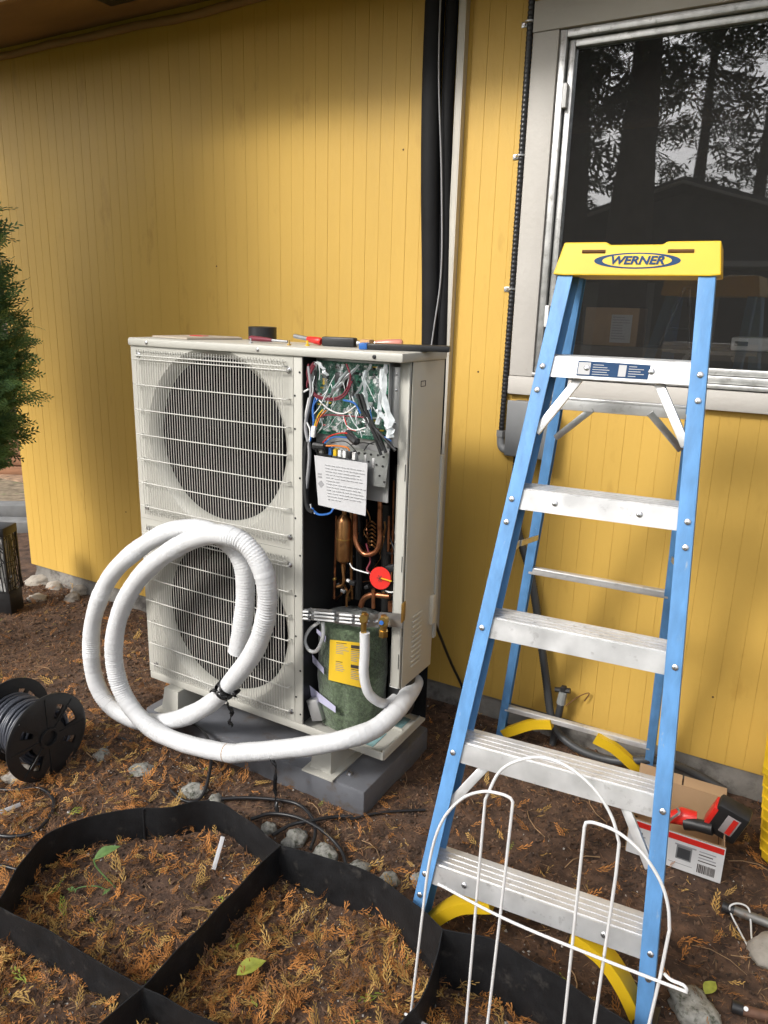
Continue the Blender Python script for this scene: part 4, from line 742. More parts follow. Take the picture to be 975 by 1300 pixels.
for sx in (-1, 1):
    a0, b0 = LP(sx*(hw_(1.30)+.004), 1.295, .012), LP(sx*(hw_(1.42)-.062), 1.418, .03); MB().bar(a0, b0, .020, .010, up=(0, 1, 0), bev=.002).build('step_brace', M_LALU, lad)
    a0, b0 = LP(sx*(hw_(.42)+.004), .425, .012), LP(sx*(hw_(.53)-.06), .532, .03); MB().bar(a0, b0, .022, .010, up=(0, 1, 0), bev=.002).build('step_brace', M_LALU, lad)
    ra, rb = (RLb, RLt) if sx < 0 else (RRb, RRt)
    a0 = at_(ra, rb, 1.225); b0 = at_(ra, rb, 1.318)-lx_*sx*.085; MB().bar(a0, b0, .018, .008, up=(0, 1, 0), bev=.002).build('rear_strut', M_GALV, lad)
    f0 = LP(sx*(hw_(.98)+.028), .98, .045); r0 = at_(ra, rb, .90)+lx_*sx*.004; mid = f0.lerp(r0, .5)+Vector((0, 0, .02)); q = MB(); q.bar(f0, mid, .003, .016, up=(0, 0, 1)); q.bar(mid+lx_*.004, r0+lx_*.004, .003, .016, up=(0, 0, 1)); q.build('spreader', M_GALV, lad)
    # yellow plastic gussets at the foot of the front and rear rails
    S_ = spl([LP(sx*(hw_(.1)+.006), .095, .014), LP(sx*(hw_(.1)-.035), .150, .014), LP(sx*(hw_(.1)-.085), .195, .014), LP(sx*(hw_(.1)-.155), .222, .014)], 5); vs = []; q = MB()
    for i, p in enumerate(S_): t = (S_[min(i+1, len(S_)-1)]-S_[max(i-1, 0)]).normalized(); nn = ln_.cross(t).normalized()*.014; vs += [p-nn, p+nn, p+nn+ln_*.05, p-nn+ln_*.05]
    q.add(vs, [(i*4+k, i*4+(k+1) % 4, i*4+4+(k+1) % 4, i*4+4+k) for i in range(len(S_)-1) for k in range(4)]+[(3, 2, 1, 0), tuple(len(vs)-4+k for k in range(4))]); q.build('front_gusset', M_LYEL, lad, smooth=30)
    S_ = [ra-lx_*sx*.004+Vector((0, -.005, .02)), at_(ra, rb, .07)-lx_*sx*.035+Vector((0, -.008, 0)), at_(ra, rb, .125)-lx_*sx*.10+Vector((0, -.008, 0)), at_(ra, rb, .150)-lx_*sx*.165+Vector((0, -.008, 0))]; S_ = spl(S_, 5); q = MB()
    for i in range(len(S_)-1): pass
    vs = []
    for i, p in enumerate(S_): t = (S_[min(i+1, len(S_)-1)]-S_[max(i-1, 0)]).normalized(); nn = Vector((0, 1, 0)).cross(t).normalized()*.017; vs += [p-nn+Vector((0, -.012, 0)), p+nn+Vector((0, -.012, 0)), p+nn+Vector((0, .012, 0)), p-nn+Vector((0, .012, 0))]
    q.add(vs, [(i*4+k, i*4+(k+1) % 4, i*4+4+(k+1) % 4, i*4+4+k) for i in range(len(S_)-1) for k in range(4)]+[(3, 2, 1, 0), tuple(len(vs)-4+k for k in range(4))]); q.build('rear_gusset', M_LYEL, lad, smooth=30)

# ================================================================== white wire border fence
wf = root('wire_fence', (-.33, 1.15, 0), 'white wire hoop border fence standing before the ladder', 'fence')
YF = 1.15; F_ = lambda x, y_, d=0: onY(x, y_, YF+d)
M_WWIRE = mat('white_wire_coat', (.78, .78, .78), .35, var=.04)
def dropped(P, n=8):      # carries the last photo point straight on down into the soil
    Q = spl(P, n); a, c = Q[-2], Q[-1]; d = (c-a).normalized(); k = (c.z+.05)/-d.z if d.z < 0 else 0
    return Q+[c+d*k]
def hoop(P, r, nm): MB().tube(P, r, 8).build(nm, M_WWIRE, wf, smooth=60)
A = spl([F_(534, 1180), F_(545, 1095), F_(560, 1045), F_(585, 1015), F_(612, 1005), F_(636, 1008), F_(648, 1013)], 8)
L1 = [F_(520, 1300)+Vector((-.005, 0, -.12))]+[F_(520, 1300)]+A; L2 = [F_(651, 1018), F_(640, 1120), F_(620, 1290)]; L2.append(L2[-1]+(L2[-1]-L2[-2])*.5); hoop(L1+L2, .0030, 'hoop')
C_ = [F_(600, 1200, .007), F_(612, 1060, .007)]+spl([F_(616, 1015, .007), F_(634, 980, .007), F_(660, 965, .007), F_(690, 962, .007), F_(725, 976, .007), F_(757, 1005, .007), F_(777, 1038, .007), F_(786, 1070, .007)], 6)+[F_(782, 1110, .007), F_(766, 1220, .007)]
d0 = (C_[0]-C_[1]).normalized(); d1 = (C_[-1]-C_[-2]).normalized(); hoop([C_[0]+d0*.36]+C_+[C_[-1]+d1*.36], .0030, 'hoop')
B_ = [F_(717, 1290), F_(742, 1050)]+spl([F_(744, 1044), F_(756, 1045), F_(785, 1057), F_(815, 1083), F_(838, 1118), F_(848, 1150), F_(850, 1180)], 6)+[F_(838, 1240), F_(824, 1300)]
d0 = (B_[0]-B_[1]).normalized(); d1 = (B_[-1]-B_[-2]).normalized(); hoop([B_[0]+d0*.2]+B_+[B_[-1]+d1*.22], .0030, 'hoop')
hoop(spl([F_(556, 1122, -.006), F_(640, 1166, -.006), F_(740, 1208, -.006), F_(858, 1254, -.006), F_(871, 1258, -.006), F_(868, 1251, -.006), F_(852, 1244, .0), F_(843, 1236, .006)], 6), .0030, 'cross_wire')
zl = F_(530, 1292).z; hoop([Vector((-.56, YF-.006, zl)), Vector((-.02, YF-.006, zl+.01))], .0030, 'cross_wire')

# ================================================================== cable spool and loose cable
sc = root('cable_spool', (-2.14, 1.40, 0), 'black plastic cable spool with slate cable wound on it, lying on the soil', 'cable spool')
sp0 = onZ(61, 936, .150); SR = .150
def flange(x, nm, sgn):
    b = MB(); N_ = 48; rings = [.030, .062, .112, SR-.012, SR-.004, SR]; offs = [0, 0, 0, 0, -.002*sgn, -.004*sgn]; vs = []
    for r, o_ in zip(rings, offs):
        for k in range(N_): a = 2*math.pi*k/N_; vs += [(x+o_+.004*sgn, sp0.y+r*math.cos(a), .150+r*math.sin(a)), (x-.004*sgn, sp0.y+r*math.cos(a), .150+r*math.sin(a))]
    fs = []; n2 = 2*N_
    for q in range(len(rings)-1):
        for k in range(N_):
            if q == 1 and (k % 12) in (1, 2, 3, 4, 5) and (k//12) in (0, 2): continue
            if q == 1 and (k % 12) in (7, 8) : continue
            j = (k+1) % N_
            for e in (0, 1): fs.append((q*n2+2*k+e, q*n2+2*j+e, (q+1)*n2+2*j+e, (q+1)*n2+2*k+e))
    q = len(rings)-1
    for k in range(N_): j = (k+1) % N_; fs += [(q*n2+2*k, q*n2+2*j, q*n2+2*j+1, q*n2+2*k+1), (2*k, 2*j, 2*j+1, 2*k+1)]
    b.add(vs, fs)
    for k in range(8): a = 2*math.pi*k/8; b.bar((x+.0055*sgn, sp0.y+.035*math.cos(a), .150+.035*math.sin(a)), (x+.0055*sgn, sp0.y+(SR-.01)*math.cos(a), .150+(SR-.01)*math.sin(a)), .004, .003, up=(1, 0, 0))
    b.lathe([(.030, 0), (.034, .003), (.034, .010), (.026, .010), (.026, 0)], (x+.002*sgn, sp0.y, .150), (sgn, 0, 0), 24, cap=False); return b.build(nm, M_BLACK, sc, smooth=35)
flange(sp0.x, 'flange', 1); flange(sp0.x-.20, 'flange', -1)
MB().lathe([(.055, .002), (.055, .198)], (sp0.x-.20, sp0.y, .150), (1, 0, 0), 24).build('core', M_BLACK, sc)
H = [];  
for lay in range(3):
    r = .072+.011*lay; turns = 14
    for k in range(turns*22): t = k/(turns*22); s_ = t if lay % 2 == 0 else 1-t; a = 2*math.pi*k/22; H.append((sp0.x-.190+.176*s_+.004*math.sin(k*.37+lay), sp0.y+(r+.003*math.sin(k*.21))*math.cos(a), .150+(r+.003*math.sin(k*.21))*math.sin(a)))
MB().tube(H, .0058, 6).build('wound_cable', M_GCABLE, sc, smooth=70)
cable('loose_cable', [Vector((sp0.x-.12, sp0.y-.095, .12)), Vector((sp0.x-.10, sp0.y-.15, .02)), onZ(20, 1003, .012), onZ(48, 1000, .012), onZ(66, 1012, .012), onZ(66, 1032, .012), onZ(45, 1055, .012), onZ(15, 1062, .014), onZ(-30, 1060, .012), onZ(-70, 1090, .012)], .0058, M_CABLE, 'black cable looping on the soil in front of the cable spool', 'cable', seg=8)
cable('loose_cable', [onZ(-40, 1098, .01), onZ(0, 1099, .012), onZ(22, 1104, .010), onZ(50, 1112, .0)], .0055, M_CABLE, 'short end of black cable beside the left of the garden edging', 'cable')
cable('loose_cable', [onZ(150, 936, .012)+Vector((0, 0, .0)), onY(205, 955, 1.70)*1, onY(207, 985, 1.62), onZ(218, 1005, .012), onZ(240, 1018, .012), onZ(258, 1008, .014), onZ(268, 968, .05), onZ(265, 940, .10), onZ(250, 922, .095), onZ(236, 918, .095)], .0055, M_CABLE, 'black cable rising in a loop off the ground below the white coil', 'cable')
cable('loose_cable', [onZ(236, 1045, .012), onZ(256, 1020, .012), onZ(300, 1013, .012), onZ(350, 1015, .016), onZ(380, 1022, .014), onZ(397, 1040, .014), onZ(400, 1060, .012), onZ(394, 1078, .012)], .0055, M_CABLE, 'black cable lying across the soil between rocks and grey pad', 'cable')
cable('loose_cable', [onZ(318, 1040, .012), onZ(345, 1033, .012), onZ(378, 1038, .020), onZ(410, 1055, .024), onZ(432, 1078, .012), onZ(440, 1098, .012), onZ(446, 1112, -.01)], .0055, M_CABLE, 'black cable arching over the rocks to the garden edging', 'cable')
cable('loose_cable', [onZ(346, 1060, .012), onZ(370, 1047, .016), onZ(395, 1042, .02), onZ(425, 1037, .012), onZ(448, 1037, .010)], .0055, M_CABLE, 'short straight black cable end pointing at the ladder', 'cable')
cable('loose_cable', [onZ(540, 1028, .004), onZ(500, 1030, .008), onZ(470, 1034, .008), onZ(440, 1042, .006)], .004, M_CABLE, 'thin black cord half buried in soil by the pad corner', 'cable')

# ================================================================== garden edging
ed = root('garden_edging', (-1.09, 1.2, 0), 'black plastic hexagonal garden bed edging with soil inside', 'garden edging')
def edging(P, nm='edging_panel', h=.108, h2=None):
    S = resample(spl(P, 10), .02); vs = []; n = len(S)
    for i, p in enumerate(S):
        t = (S[min(i+1, n-1)]-S[max(i-1, 0)]); t.z = 0; t.normalize(); nn = Vector((-t.y, t.x, 0)); wob = .004*noise.noise((p.x*9, p.y*9, 2)); top = h+((h2 or h)-h)*i/(n-1)+.006*noise.noise((p.x*8, p.y*8, 6))
        for z, o_ in ((-.06, 0), (.02, .002), (.06, -.002), (top, wob)):
            c = Vector((p.x, p.y, 0))+nn*(o_+wob*.5); vs += [(c+nn*.0013)[:2]+(z,), (c-nn*.0013)[:2]+(z,)]
    q = MB(); fs = []
    for i in range(n-1):
        for k in range(3): fs += [(i*8+2*k, (i+1)*8+2*k, (i+1)*8+2*k+2, i*8+2*k+2), (i*8+2*k+1, i*8+2*k+3, (i+1)*8+2*k+3, (i+1)*8+2*k+1)]
        fs.append((i*8+6, (i+1)*8+6, (i+1)*8+7, i*8+7))
    for i in (0, n-1): fs += [(i*8, i*8+1, i*8+3, i*8+2), (i*8+2, i*8+3, i*8+5, i*8+4), (i*8+4, i*8+5, i*8+7, i*8+6)]
    q.add(vs, fs); return q.build(nm, M_EDGE, ed, smooth=50)
e = lambda x, y_: Vector((*onZ(x, y_, .1)[:2], 0))
e2 = lambda x, y_, z: Vector((*onZ(x, y_, z)[:2], 0))
PA, PC, PE, PJ, PG = e(-4, 1152), e(182, 1030), e(355, 1076), e(181, 1256), e2(562, 1180, .19)
edging([PA, e(28, 1098), e(60, 1062), e(110, 1040), PC]); edging([PC, e(215, 1029), e(250, 1021), e(285, 1023), e(318, 1047), PE]); edging([PE, e2(410, 1090, .124), e2(470, 1108, .150), e2(525, 1145, .18), PG], h2=.19); edging([PG, e2(620, 1192, .19), e2(680, 1222, .19), e2(740, 1262, .19), e2(800, 1300, .19), e2(860, 1345, .19)], h=.19)
edging([PE, e(270, 1162), PJ]); edging([PJ, e(130, 1228), e(80, 1195), e(35, 1172), PA]); edging([PJ, e(225, 1278), e(290, 1310)]); edging([PJ, e(140, 1290), e(100, 1330)]); edging([PG, e2(552, 1222, .175), e2(530, 1272, .16), e2(495, 1315, .145)], h=.19, h2=.145); edging([PA, e(-60, 1150), e(-120, 1130)])
for p in (PC, PE, PJ, PG): MB().tube([(p.x, p.y, -.03), (p.x, p.y, .108)], .0042, 8).build('joint_pin', M_EDGE, ed)

# ================================================================== cardboard box of fittings and a cordless drill
cb = root('tool_box_carton', (-.13, 2.15, 0), 'open white and red printed cardboard carton on the soil by the wall', 'carton')
BA = Vector((-.275, 2.02, .005)); bx_ = Vector((1, .02, 0)).normalized(); by_ = Vector((-.10, 1, 0)).normalized(); bl, bd, bh = .262, .245, .118
def side(o_, u, v, nm, m, th=.003):
    q = MB(); nrm = u.cross(v).normalized()*th; c = [o_, o_+u, o_+u+v, o_+v]; q.add(c+[p-nrm for p in c], [(0,1,2,3),(7,6,5,4),(0,4,5,1),(1,5,6,2),(2,6,7,3),(3,7,4,0)]); return q.build(nm, m, cb, smooth=None)
zv = Vector((0, 0, bh))
M_CBW = mat('white_printed_board', (.66, .66, .66), .6, var=.04, scale=20)
fpn = side(BA, bx_*bl, zv, 'front_side', M_CBW); side(BA+by_*bd, bx_*bl, zv, 'back_side', M_CARD); side(BA+by_*.0035, by_*(bd-.007), zv, 'left_side', M_CARD); side(BA+bx_*(bl-.003)+by_*.0035, by_*(bd-.007), zv, 'right_side', M_CARD); side(BA+by_*.004+bx_*.004+Vector((0, 0, .003)), bx_*(bl-.012), by_*(bd-.008), 'bottom', M_CARD)
side(BA+zv+Vector((0, .0, .0008)), bx_*bl, by_*.004+Vector((0, 0, .0)), 'board_edge', M_CARD)
side(BA+zv+by_*bd+Vector((0, 0, .001)), bx_*bl*.5, by_*.03+Vector((0, 0, .018)), 'flap', M_CARD); side(BA+zv+by_*bd+bx_*bl*.52+Vector((0, 0, .001)), bx_*bl*.48, by_*.035+Vector((0, 0, .014)), 'flap', M_CARD)
def decal(u0, u1, v0, v1, nm, m, off=.0008): return side(BA+bx_*bl*u0+zv*v0-by_*off, bx_*bl*(u1-u0), zv*(v1-v0), nm, m, .0005)
decal(0.01, .99, .80, .955, 'red_stripe', M_RED); pic = decal(.52, .68, .30, .68, 'picture', M_GREYB); decal(.535, .665, .34, .62, 'picture_dark', M_GCOND, .0014); decal(.50, .72, .68, .72, 'picture_lid', M_INKG, .0014)
x = .75
while x < .93: wd_ = random.choice([.004, .006, .010]); decal(x, x+wd_, .10, .34, 'barcode_bar', M_INK); x += wd_+random.choice([.004, .007])
for k in range(4): decal(.75, .75+random.uniform(.10, .2), .42+k*.085, .445+k*.085, 'print', M_INKG if k % 2 else M_INK)
for (u, v) in ((.28, .50), (.28, .28), (.12, .6), (.12, .4)): decal(u, u+.035, v, v+.07, 'print', M_INK); decal(u-.02, u+.07, v-.06, v-.03, 'print', M_INKG)
decal(.45, .70, .16, .175, 'print', M_INKG)
# drill
dr = root('cordless_drill', (-.1, 2.15, .01), 'red and black cordless drill with a chunky battery, resting in the carton', 'drill')
Mx = lambda px, py, d: onY(px, py, d)
b = MB(); P = [Mx(848, 1038, 2.11), Mx(858, 1037, 2.11), Mx(866, 1036, 2.11), Mx(884, 1040, 2.115)]; b.tube(P, [.016, .022, .026, .022], 14); b.build('motor_body', M_RED, dr, smooth=50)
MB().tube([Mx(838, 1036, 2.11), Mx(850, 1038, 2.11)], [.010, .018], 14).build('chuck', M_BLACK, dr); MB().tube([Mx(870, 1044, 2.10), Mx(884, 1047, 2.095), Mx(905, 1052, 2.09)], [.022, .018, .020], 12).build('handle', M_BLACK, dr, smooth=50)
Bc = Mx(924, 1040, 2.10); Rb = (Matrix.Rotation(.28, 3, 'Y') @ Matrix.Rotation(.3, 3, 'X')).to_3x3(); MB().box(Bc, (.088, .05, .128), rot=Rb, bev=.008).build('battery', M_BLACK, dr); MB().box(Bc+Rb @ Vector((-.042, -.002, -.005)), (.016, .046, .10), rot=Rb, bev=.004).build('battery_collar', M_RED, dr)
lb = MB().box(Bc+Rb @ Vector((.008, -.0256, .006)), (.036, .0016, .078), rot=Rb, bev=.0005).build('battery_label', mat('grey_red_label', (.30, .27, .27), .4), dr); MB().box(Bc+Rb @ Vector((.014, -.0268, .006)), (.014, .0014, .07), rot=Rb).build('label_stripe', M_RED, lb)
MB().box(Bc+Rb @ Vector((.036, -.006, -.056)), (.012, .03, .012), rot=Rb, bev=.002).build('battery_latch', M_GALV, dr)
for k in range(5):
    p = Mx(842+k*5, 1052-k*3, 2.16); p.z = max(p.z, .02)
hw2 = MB().tube(spl([Mx(846, 1048, 2.08), Mx(852, 1040, 2.07), Mx(862, 1032, 2.075), Mx(860, 1026, 2.09)], 5), .004, 6).build('shackle_hook', M_GALV); tag(hw2, 'small steel hook lying in the carton beside the drill', 'hook')
# yellow bin at the right edge
yb = root('yellow_bin', (.19, 2.28, 0), 'textured yellow plastic bin standing by the wall at the right edge', 'bin')
b = MB(); c0 = Vector((.20, 2.285, 0)); vs = []; sh = [(-1, -.8), (-.8, -1), (.8, -1), (1, -.8), (1, .8), (.8, 1), (-.8, 1), (-1, .8)]
for z, s_ in ((0.0, .105), (.02, .12), (.30, .15), (.31, .158), (.33, .158), (.33, .146), (.03, .108)): vs += [(c0.x+x*s_, c0.y+y_*s_, z) for x, y_ in sh]
b.add(vs, [(q*8+i, q*8+(i+1) % 8, q*8+8+(i+1) % 8, q*8+8+i) for q in range(6) for i in range(8)]+[(7,6,5,4,3,2,1,0), tuple(48+i for i in range(8))]); b.build('shell', M_YELW, yb, smooth=30)
for k in range(7):
    z = .05+k*.036; s_ = .1215+.03*(z-.02)/.28; q = MB(); q.tube([(c0.x+x*s_, c0.y+y_*s_, z) for x, y_ in sh], .0045, 6, closed=True); q.build('rib', M_YELW, yb)

# ================================================================== bits on the ground at the right
o = root('metal_pipe', (.1, 1.92, 0), 'grey metal pipe with a black end cap lying at the right edge', 'pipe')
MB().tube([onZ(930, 1155, .022), onZ(1040, 1196, .022)], .0125, 14).build('tube', mat('dull_grey_metal', (.22, .215, .20), .5, .5, var=.2, col2=(.16, .09, .05), c2lo=.55, c2hi=.7, c2scale=12), o); MB().tube([onZ(917, 1150, .022), onZ(932, 1156, .022)], .0155, 14).build('end_cap', M_BLACK, o)
cable('white_twine', [onZ(952, 1206, .008), onZ(938, 1180, .012), onZ(928, 1160, .02), onZ(927, 1150, .042), onZ(938, 1147, .046), onZ(950, 1153, .040), onZ(953, 1170, .02), onZ(954, 1188, .012), onZ(956, 1204, .008)], .0024, M_WHITE, 'thin white twine looped over the metal pipe at the right edge', 'twine')
o = root('rusty_pipe', (.12, 1.6, 0), 'rust brown pipe stub with a black cap in the bottom right corner', 'pipe')
MB().tube([onZ(942, 1282, .02), onZ(1010, 1300, .02)], .012, 12).build('tube', mat('rusty_steel', (.16, .085, .055), .7, .3, var=.3, scale=30), o); MB().tube([onZ(929, 1277, .02), onZ(943, 1282, .02)], .014, 12).build('end_cap', M_BLACK, o); MB().lathe([(.005, 0), (.005, .003)], onZ(947, 1281, .034), (0, -.6, .8), 10).build('rivet', M_WHITE, o)

# rocks
def rock(p, rx, ry, rz, m, label, seed, group='rocks lying on the soil'):
    bm = bmesh.new(); bmesh.ops.create_icosphere(bm, subdivisions=3, radius=1)
    for v in bm.verts:
        n_ = v.co.normalized(); k = 1+.38*noise.noise(n_*1.5+Vector((seed*3.7, 0, 0)))+.16*noise.noise(n_*3.7+Vector((0, seed, 0)))+.05*noise.noise(n_*9); v.co = Vector((n_.x*rx, n_.y*ry, n_.z*rz))*k
    me = bpy.data.meshes.new('rock'); bm.to_mesh(me); bm.free(); me.materials.append(m); me.polygons.foreach_set('use_smooth', [True]*len(me.polygons)); o = bpy.data.objects.new('rock', me); COL.objects.link(o)
    o.location = (p.x, p.y, gh(p.x, p.y)+rz*.16); o.rotation_euler = (0, 0, seed*1.3); return tag(o, label, 'rock', group)
for k, (px, py, a, bq, c, m, lab_) in enumerate([
    (375, 1064, .040, .034, .028, M_ROCK, 'speckled rock by the hexagon corner of the edging, under a cable'), (414, 1086, .044, .034, .030, M_ROCK, 'second speckled rock right of the edging corner, cable beside it'), (455, 1104, .036, .030, .024, M_ROCK, 'third speckled rock along the outside of the edging'), (494, 1120, .034, .03, .022, M_ROCK, 'speckled rock nearest the ladder along the edging'),
    (246, 1004, .046, .036, .022, M_ROCK, 'flat mossy rock just above the edging, left of the cable loop'), (272, 1020, .036, .026, .022, M_ROCK, 'mossy rock touching the top of the left edging hexagon'), (342, 1052, .026, .022, .020, M_ROCK, 'small speckled rock tucked behind the edging bend'),
    (181, 979, .044, .036, .016, M_ROCK, 'half buried grey rock right of the cable spool'), (130, 962, .035, .03, .012, M_ROCK, 'flat grey rock beside the cable spool flange'), (30, 985, .06, .05, .03, M_ROCKP, 'pale stone wedged under the left of the cable spool'),
    (137, 756, .060, .05, .05, M_ROCKP, 'round pale stone at the wall foot beside the white coil'), (103, 752, .055, .045, .035, M_ROCKP, 'pale stone in the middle of the row by the wall foot'), (92, 762, .04, .04, .03, M_ROCKP, 'small pale stone in front of the row by the wall foot'), (72, 744, .075, .05, .03, M_ROCKP, 'long flat pale stone near the house corner'), (52, 737, .09, .07, .035, M_ROCKP, 'wide grey stone at the house corner'), (48, 760, .05, .05, .02, M_ROCKP, 'flat stone right of the black garden lantern'), (120, 770, .03, .03, .02, M_ROCKP, 'pebble on the needle litter left of the coil'),
    (975, 1212, .055, .04, .04, M_ROCKP, 'smooth tan stone below the metal pipe at the right edge'), (880, 1285, .06, .05, .03, M_ROCK, 'mossy speckled rock right of the ladder foot at the bottom'), (535, 1120, .03, .03, .015, M_ROCK, 'small rock beside the left ladder foot')]):
    rock(onZ(px, py, .0), a, bq, c, m, lab_, k+1)

# lantern
lt = root('garden_lantern', (-3.40, 2.15, 0), 'square black garden lantern with a cut-out leaf pattern, below the evergreen', 'lantern')
lc = Vector((-3.455, 2.16, 0)); s_ = .056; RmL = Matrix.Translation(lc) @ Matrix.Rotation(R_(24), 4, 'Z')
MB().box((0, 0, .055), (2*s_, 2*s_, .12), bev=.004, M=RmL).build('base', M_BLACK, lt); MB().box((0, 0, .435), (2*s_+.008, 2*s_+.008, .045), bev=.004, M=RmL).build('top', M_BLACK, lt); MB().box((0, 0, .26), (2*s_-.03, 2*s_-.03, .29), M=RmL).build('diffuser', mat('frosted_diffuser', (.55, .55, .53), .5), lt)
for a in range(4):
    T = RmL @ Matrix.Rotation(a*math.pi/2, 4, 'Z'); b = MB(); b.box((s_-.005, -s_+.0, .265), (.008, .008, .30), M=T)
    for k in range(14): z = .118+k*.022; b.box((s_-.0, random.uniform(-.04, .04), z), (.003, random.uniform(.03, .07), .0045), rot=Matrix.Rotation(random.uniform(-1.2, 1.2), 3, 'X'), M=T)
    for k in range(7): b.box((s_-.0005, -.05+k*.0165, .26), (.003, .005, .30), rot=Matrix.Rotation(random.uniform(-.12, .12), 3, 'X'), M=T)
    b.build('fretwork', M_BLACK, lt)
# bed things: seedling, leaf, plant tags
sd = root('seedling', onZ(135, 1130, 0), 'wilting seedling with one broad green leaf in the left bed', 'seedling')
MB().tube(spl([onZ(148, 1128, 0), onZ(135, 1115, .03), onZ(122, 1100, .06), onZ(119, 1090, .08)], 5), .0022, 6).build('stem', M_LEAFG, sd); MB().tube(spl([onZ(140, 1132, 0), onZ(122, 1125, .02), onZ(100, 1127, .02), onZ(95, 1133, .015)], 5), .0016, 6).build('stem', M_LEAFG, sd)
def leaf(c, d, L, W_, m, nm, parent=None, lift=.3, seed=0):
    d = Vector(d).normalized(); s2 = Vector((-d.y, d.x, 0)); vs = []; n = 10
    for i in range(n+1):
        t = i/n; wv = W_*math.sin(math.pi*t**.85)*(1-.2*t)
        for k in (-1, -.5, 0, .5, 1): vs.append(Vector(c)+d*(L*t)+s2*(wv*k)+Vector((0, 0, lift*L*t*(1-t*.7)+abs(k)*wv*.35+.002*noise.noise((t*9+seed, k*3, 0)))))
    q = MB(); q.add(vs, [(i*5+k, (i+1)*5+k, (i+1)*5+k+1, i*5+k+1) for i in range(n) for k in range(4)]); return q.build(nm, m, parent, smooth=180)
leaf(onZ(119, 1092, .078), (.35, .9, 0), .075, .020, M_LEAFG, 'leaf', sd, .35); leaf(onZ(96, 1130, .016), (-.6, -.3, 0), .025, .008, M_LEAFG, 'leaf', sd, .1); leaf(onZ(140, 1128, .01), (0.1, -1, 0), .03, .006, M_LEAFG, 'leaf', sd, .1)
o = leaf(onZ(300, 1238, .02), (.45, .75, 0), .075, .024, M_LEAFY, 'fallen_leaf', None, .25, 3); tag(o, 'single yellow green fallen leaf in the middle bed', 'leaf')
o = leaf(onZ(895, 1262, .012), (.3, .8, 0), .05, .016, M_LEAFY, 'fallen_leaf', None, .2, 5); tag(o, 'crumpled lime leaf on bare soil right of the ladder', 'leaf')
for (a, c, lab_, lf) in (((271, 1104), (283, 1062), 'white plant tag stuck upright in the left bed', .075), ((-8, 1034), (26, 1021), 'white plant tag lying on the soil below the spool cable', .01)):
    A = onZ(*a, .012); B = onZ(*c, .012+lf*.8); q = MB().bar(A, B, .012, .0012, up=(_f.x, _f.y, _f.z), bev=.0004); tag(q.build('plant_tag', M_PAPER), lab_, 'plant tag', 'white plant tags')

# ================================================================== litter and foliage built from many small faces
def frond_template(nb=9, ang=.75, wd=.030, bl=.40):
    v = []; f = []
    def rh(a, b, w_):
        a = np.array(a); b = np.array(b); d = b-a; L = np.hypot(d[0], d[1]); n_ = np.array([-d[1], d[0], 0])/L*w_; o = len(v); m_ = a*.55+b*.45
        v.extend([a, m_+n_, b, m_-n_]); f.append((o, o+1, o+2, o+3))
    rh((0, 0, 0), (1, 0, 0), wd*.55)
    for k in range(nb):
        t = .10+.82*k/(nb-1); s_ = 1 if k % 2 else -1; L = bl*(1-.72*t)*(1 if k else .7); c, s2 = math.cos(ang), math.sin(ang)*s_; p = np.array((t, 0, 0)); e_ = p+np.array((c*L, s2*L, 0)); rh(p, e_, wd*.8)
        if L > .18: m_ = p*.5+e_*.5; rh(m_, m_+np.array((math.cos(ang*.2)*L*.45, math.sin(ang*.2)*L*.45*s_, 0)), wd*.7)
    return np.array(v), f
TV, TF = frond_template(10, .72, .038, .44)
def scatter(tv, tf, pos, rot, scl, curl=.0):
    """pos (m,3), rot (m,3,3) columns = local axes, scl (m,) -> merged verts and faces"""
    m_ = len(pos); L = tv[None]*scl[:, None, None]; L = np.repeat(L, 1, 0) if len(L) == m_ else L
    if curl: L = L.copy(); L[:, :, 2] += curl*scl[:, None]*rng.uniform(-.6, 1, (m_, 1))*((tv[None, :, 0]-.4)**2)
    V = np.einsum('mij,mkj->mki', rot, L)+pos[:, None, :]; n_ = len(tv); F = [tuple(i+k*n_ for i in q) for k in range(m_) for q in tf]
    return V.reshape(-1, 3), F
def rot_ground(m_, tilt=.3):
    a = rng.uniform(0, 2*np.pi, m_); n_ = np.stack([rng.normal(0, tilt, m_), rng.normal(0, tilt, m_), np.ones(m_)], 1); n_ /= np.linalg.norm(n_, axis=1, keepdims=True)
    x = np.stack([np.cos(a), np.sin(a), np.zeros(m_)], 1); x -= n_*(x*n_).sum(1, keepdims=True); x /= np.linalg.norm(x, axis=1, keepdims=True); y_ = np.cross(n_, x); return np.stack([x, y_, n_], 2)
def inside(x, y_):       # spots a piece of litter may lie on
    return not (-2.01 < x < -1.02 and 1.735 < y_ < 2.21) and y_ < WALL-.005 and not (-.28 < x < 0 and 2.01 < y_ < 2.27)
def spots(n_, f, lo=(-4.3, .35), hi=(.75, 2.52)):
    out = []
    while len(out) < n_:
        x, y_ = rng.uniform(lo[0], hi[0]), rng.uniform(lo[1], hi[1])
        if inside(x, y_) and rng.random() < f(x, y_): out.append((x, y_, gh(x, y_)))
    return np.array(out)
patch = lambda x, y_, s, sd_: .5+.9*noise.noise((x*s, y_*s, sd_))
def d_need(x, y_): return min(1, max(.10, 1.0 if x < -1.9 else (.55 if x < -.9 else .28)))*max(.15, patch(x, y_, 3, 4))
NV = np.array([(0, -.5, 0), (.5, -.6, .05), (1, 0, 0), (.5, .6, .05)])*np.array((1, .04, 1)); NF = [(0, 1, 2, 3)]
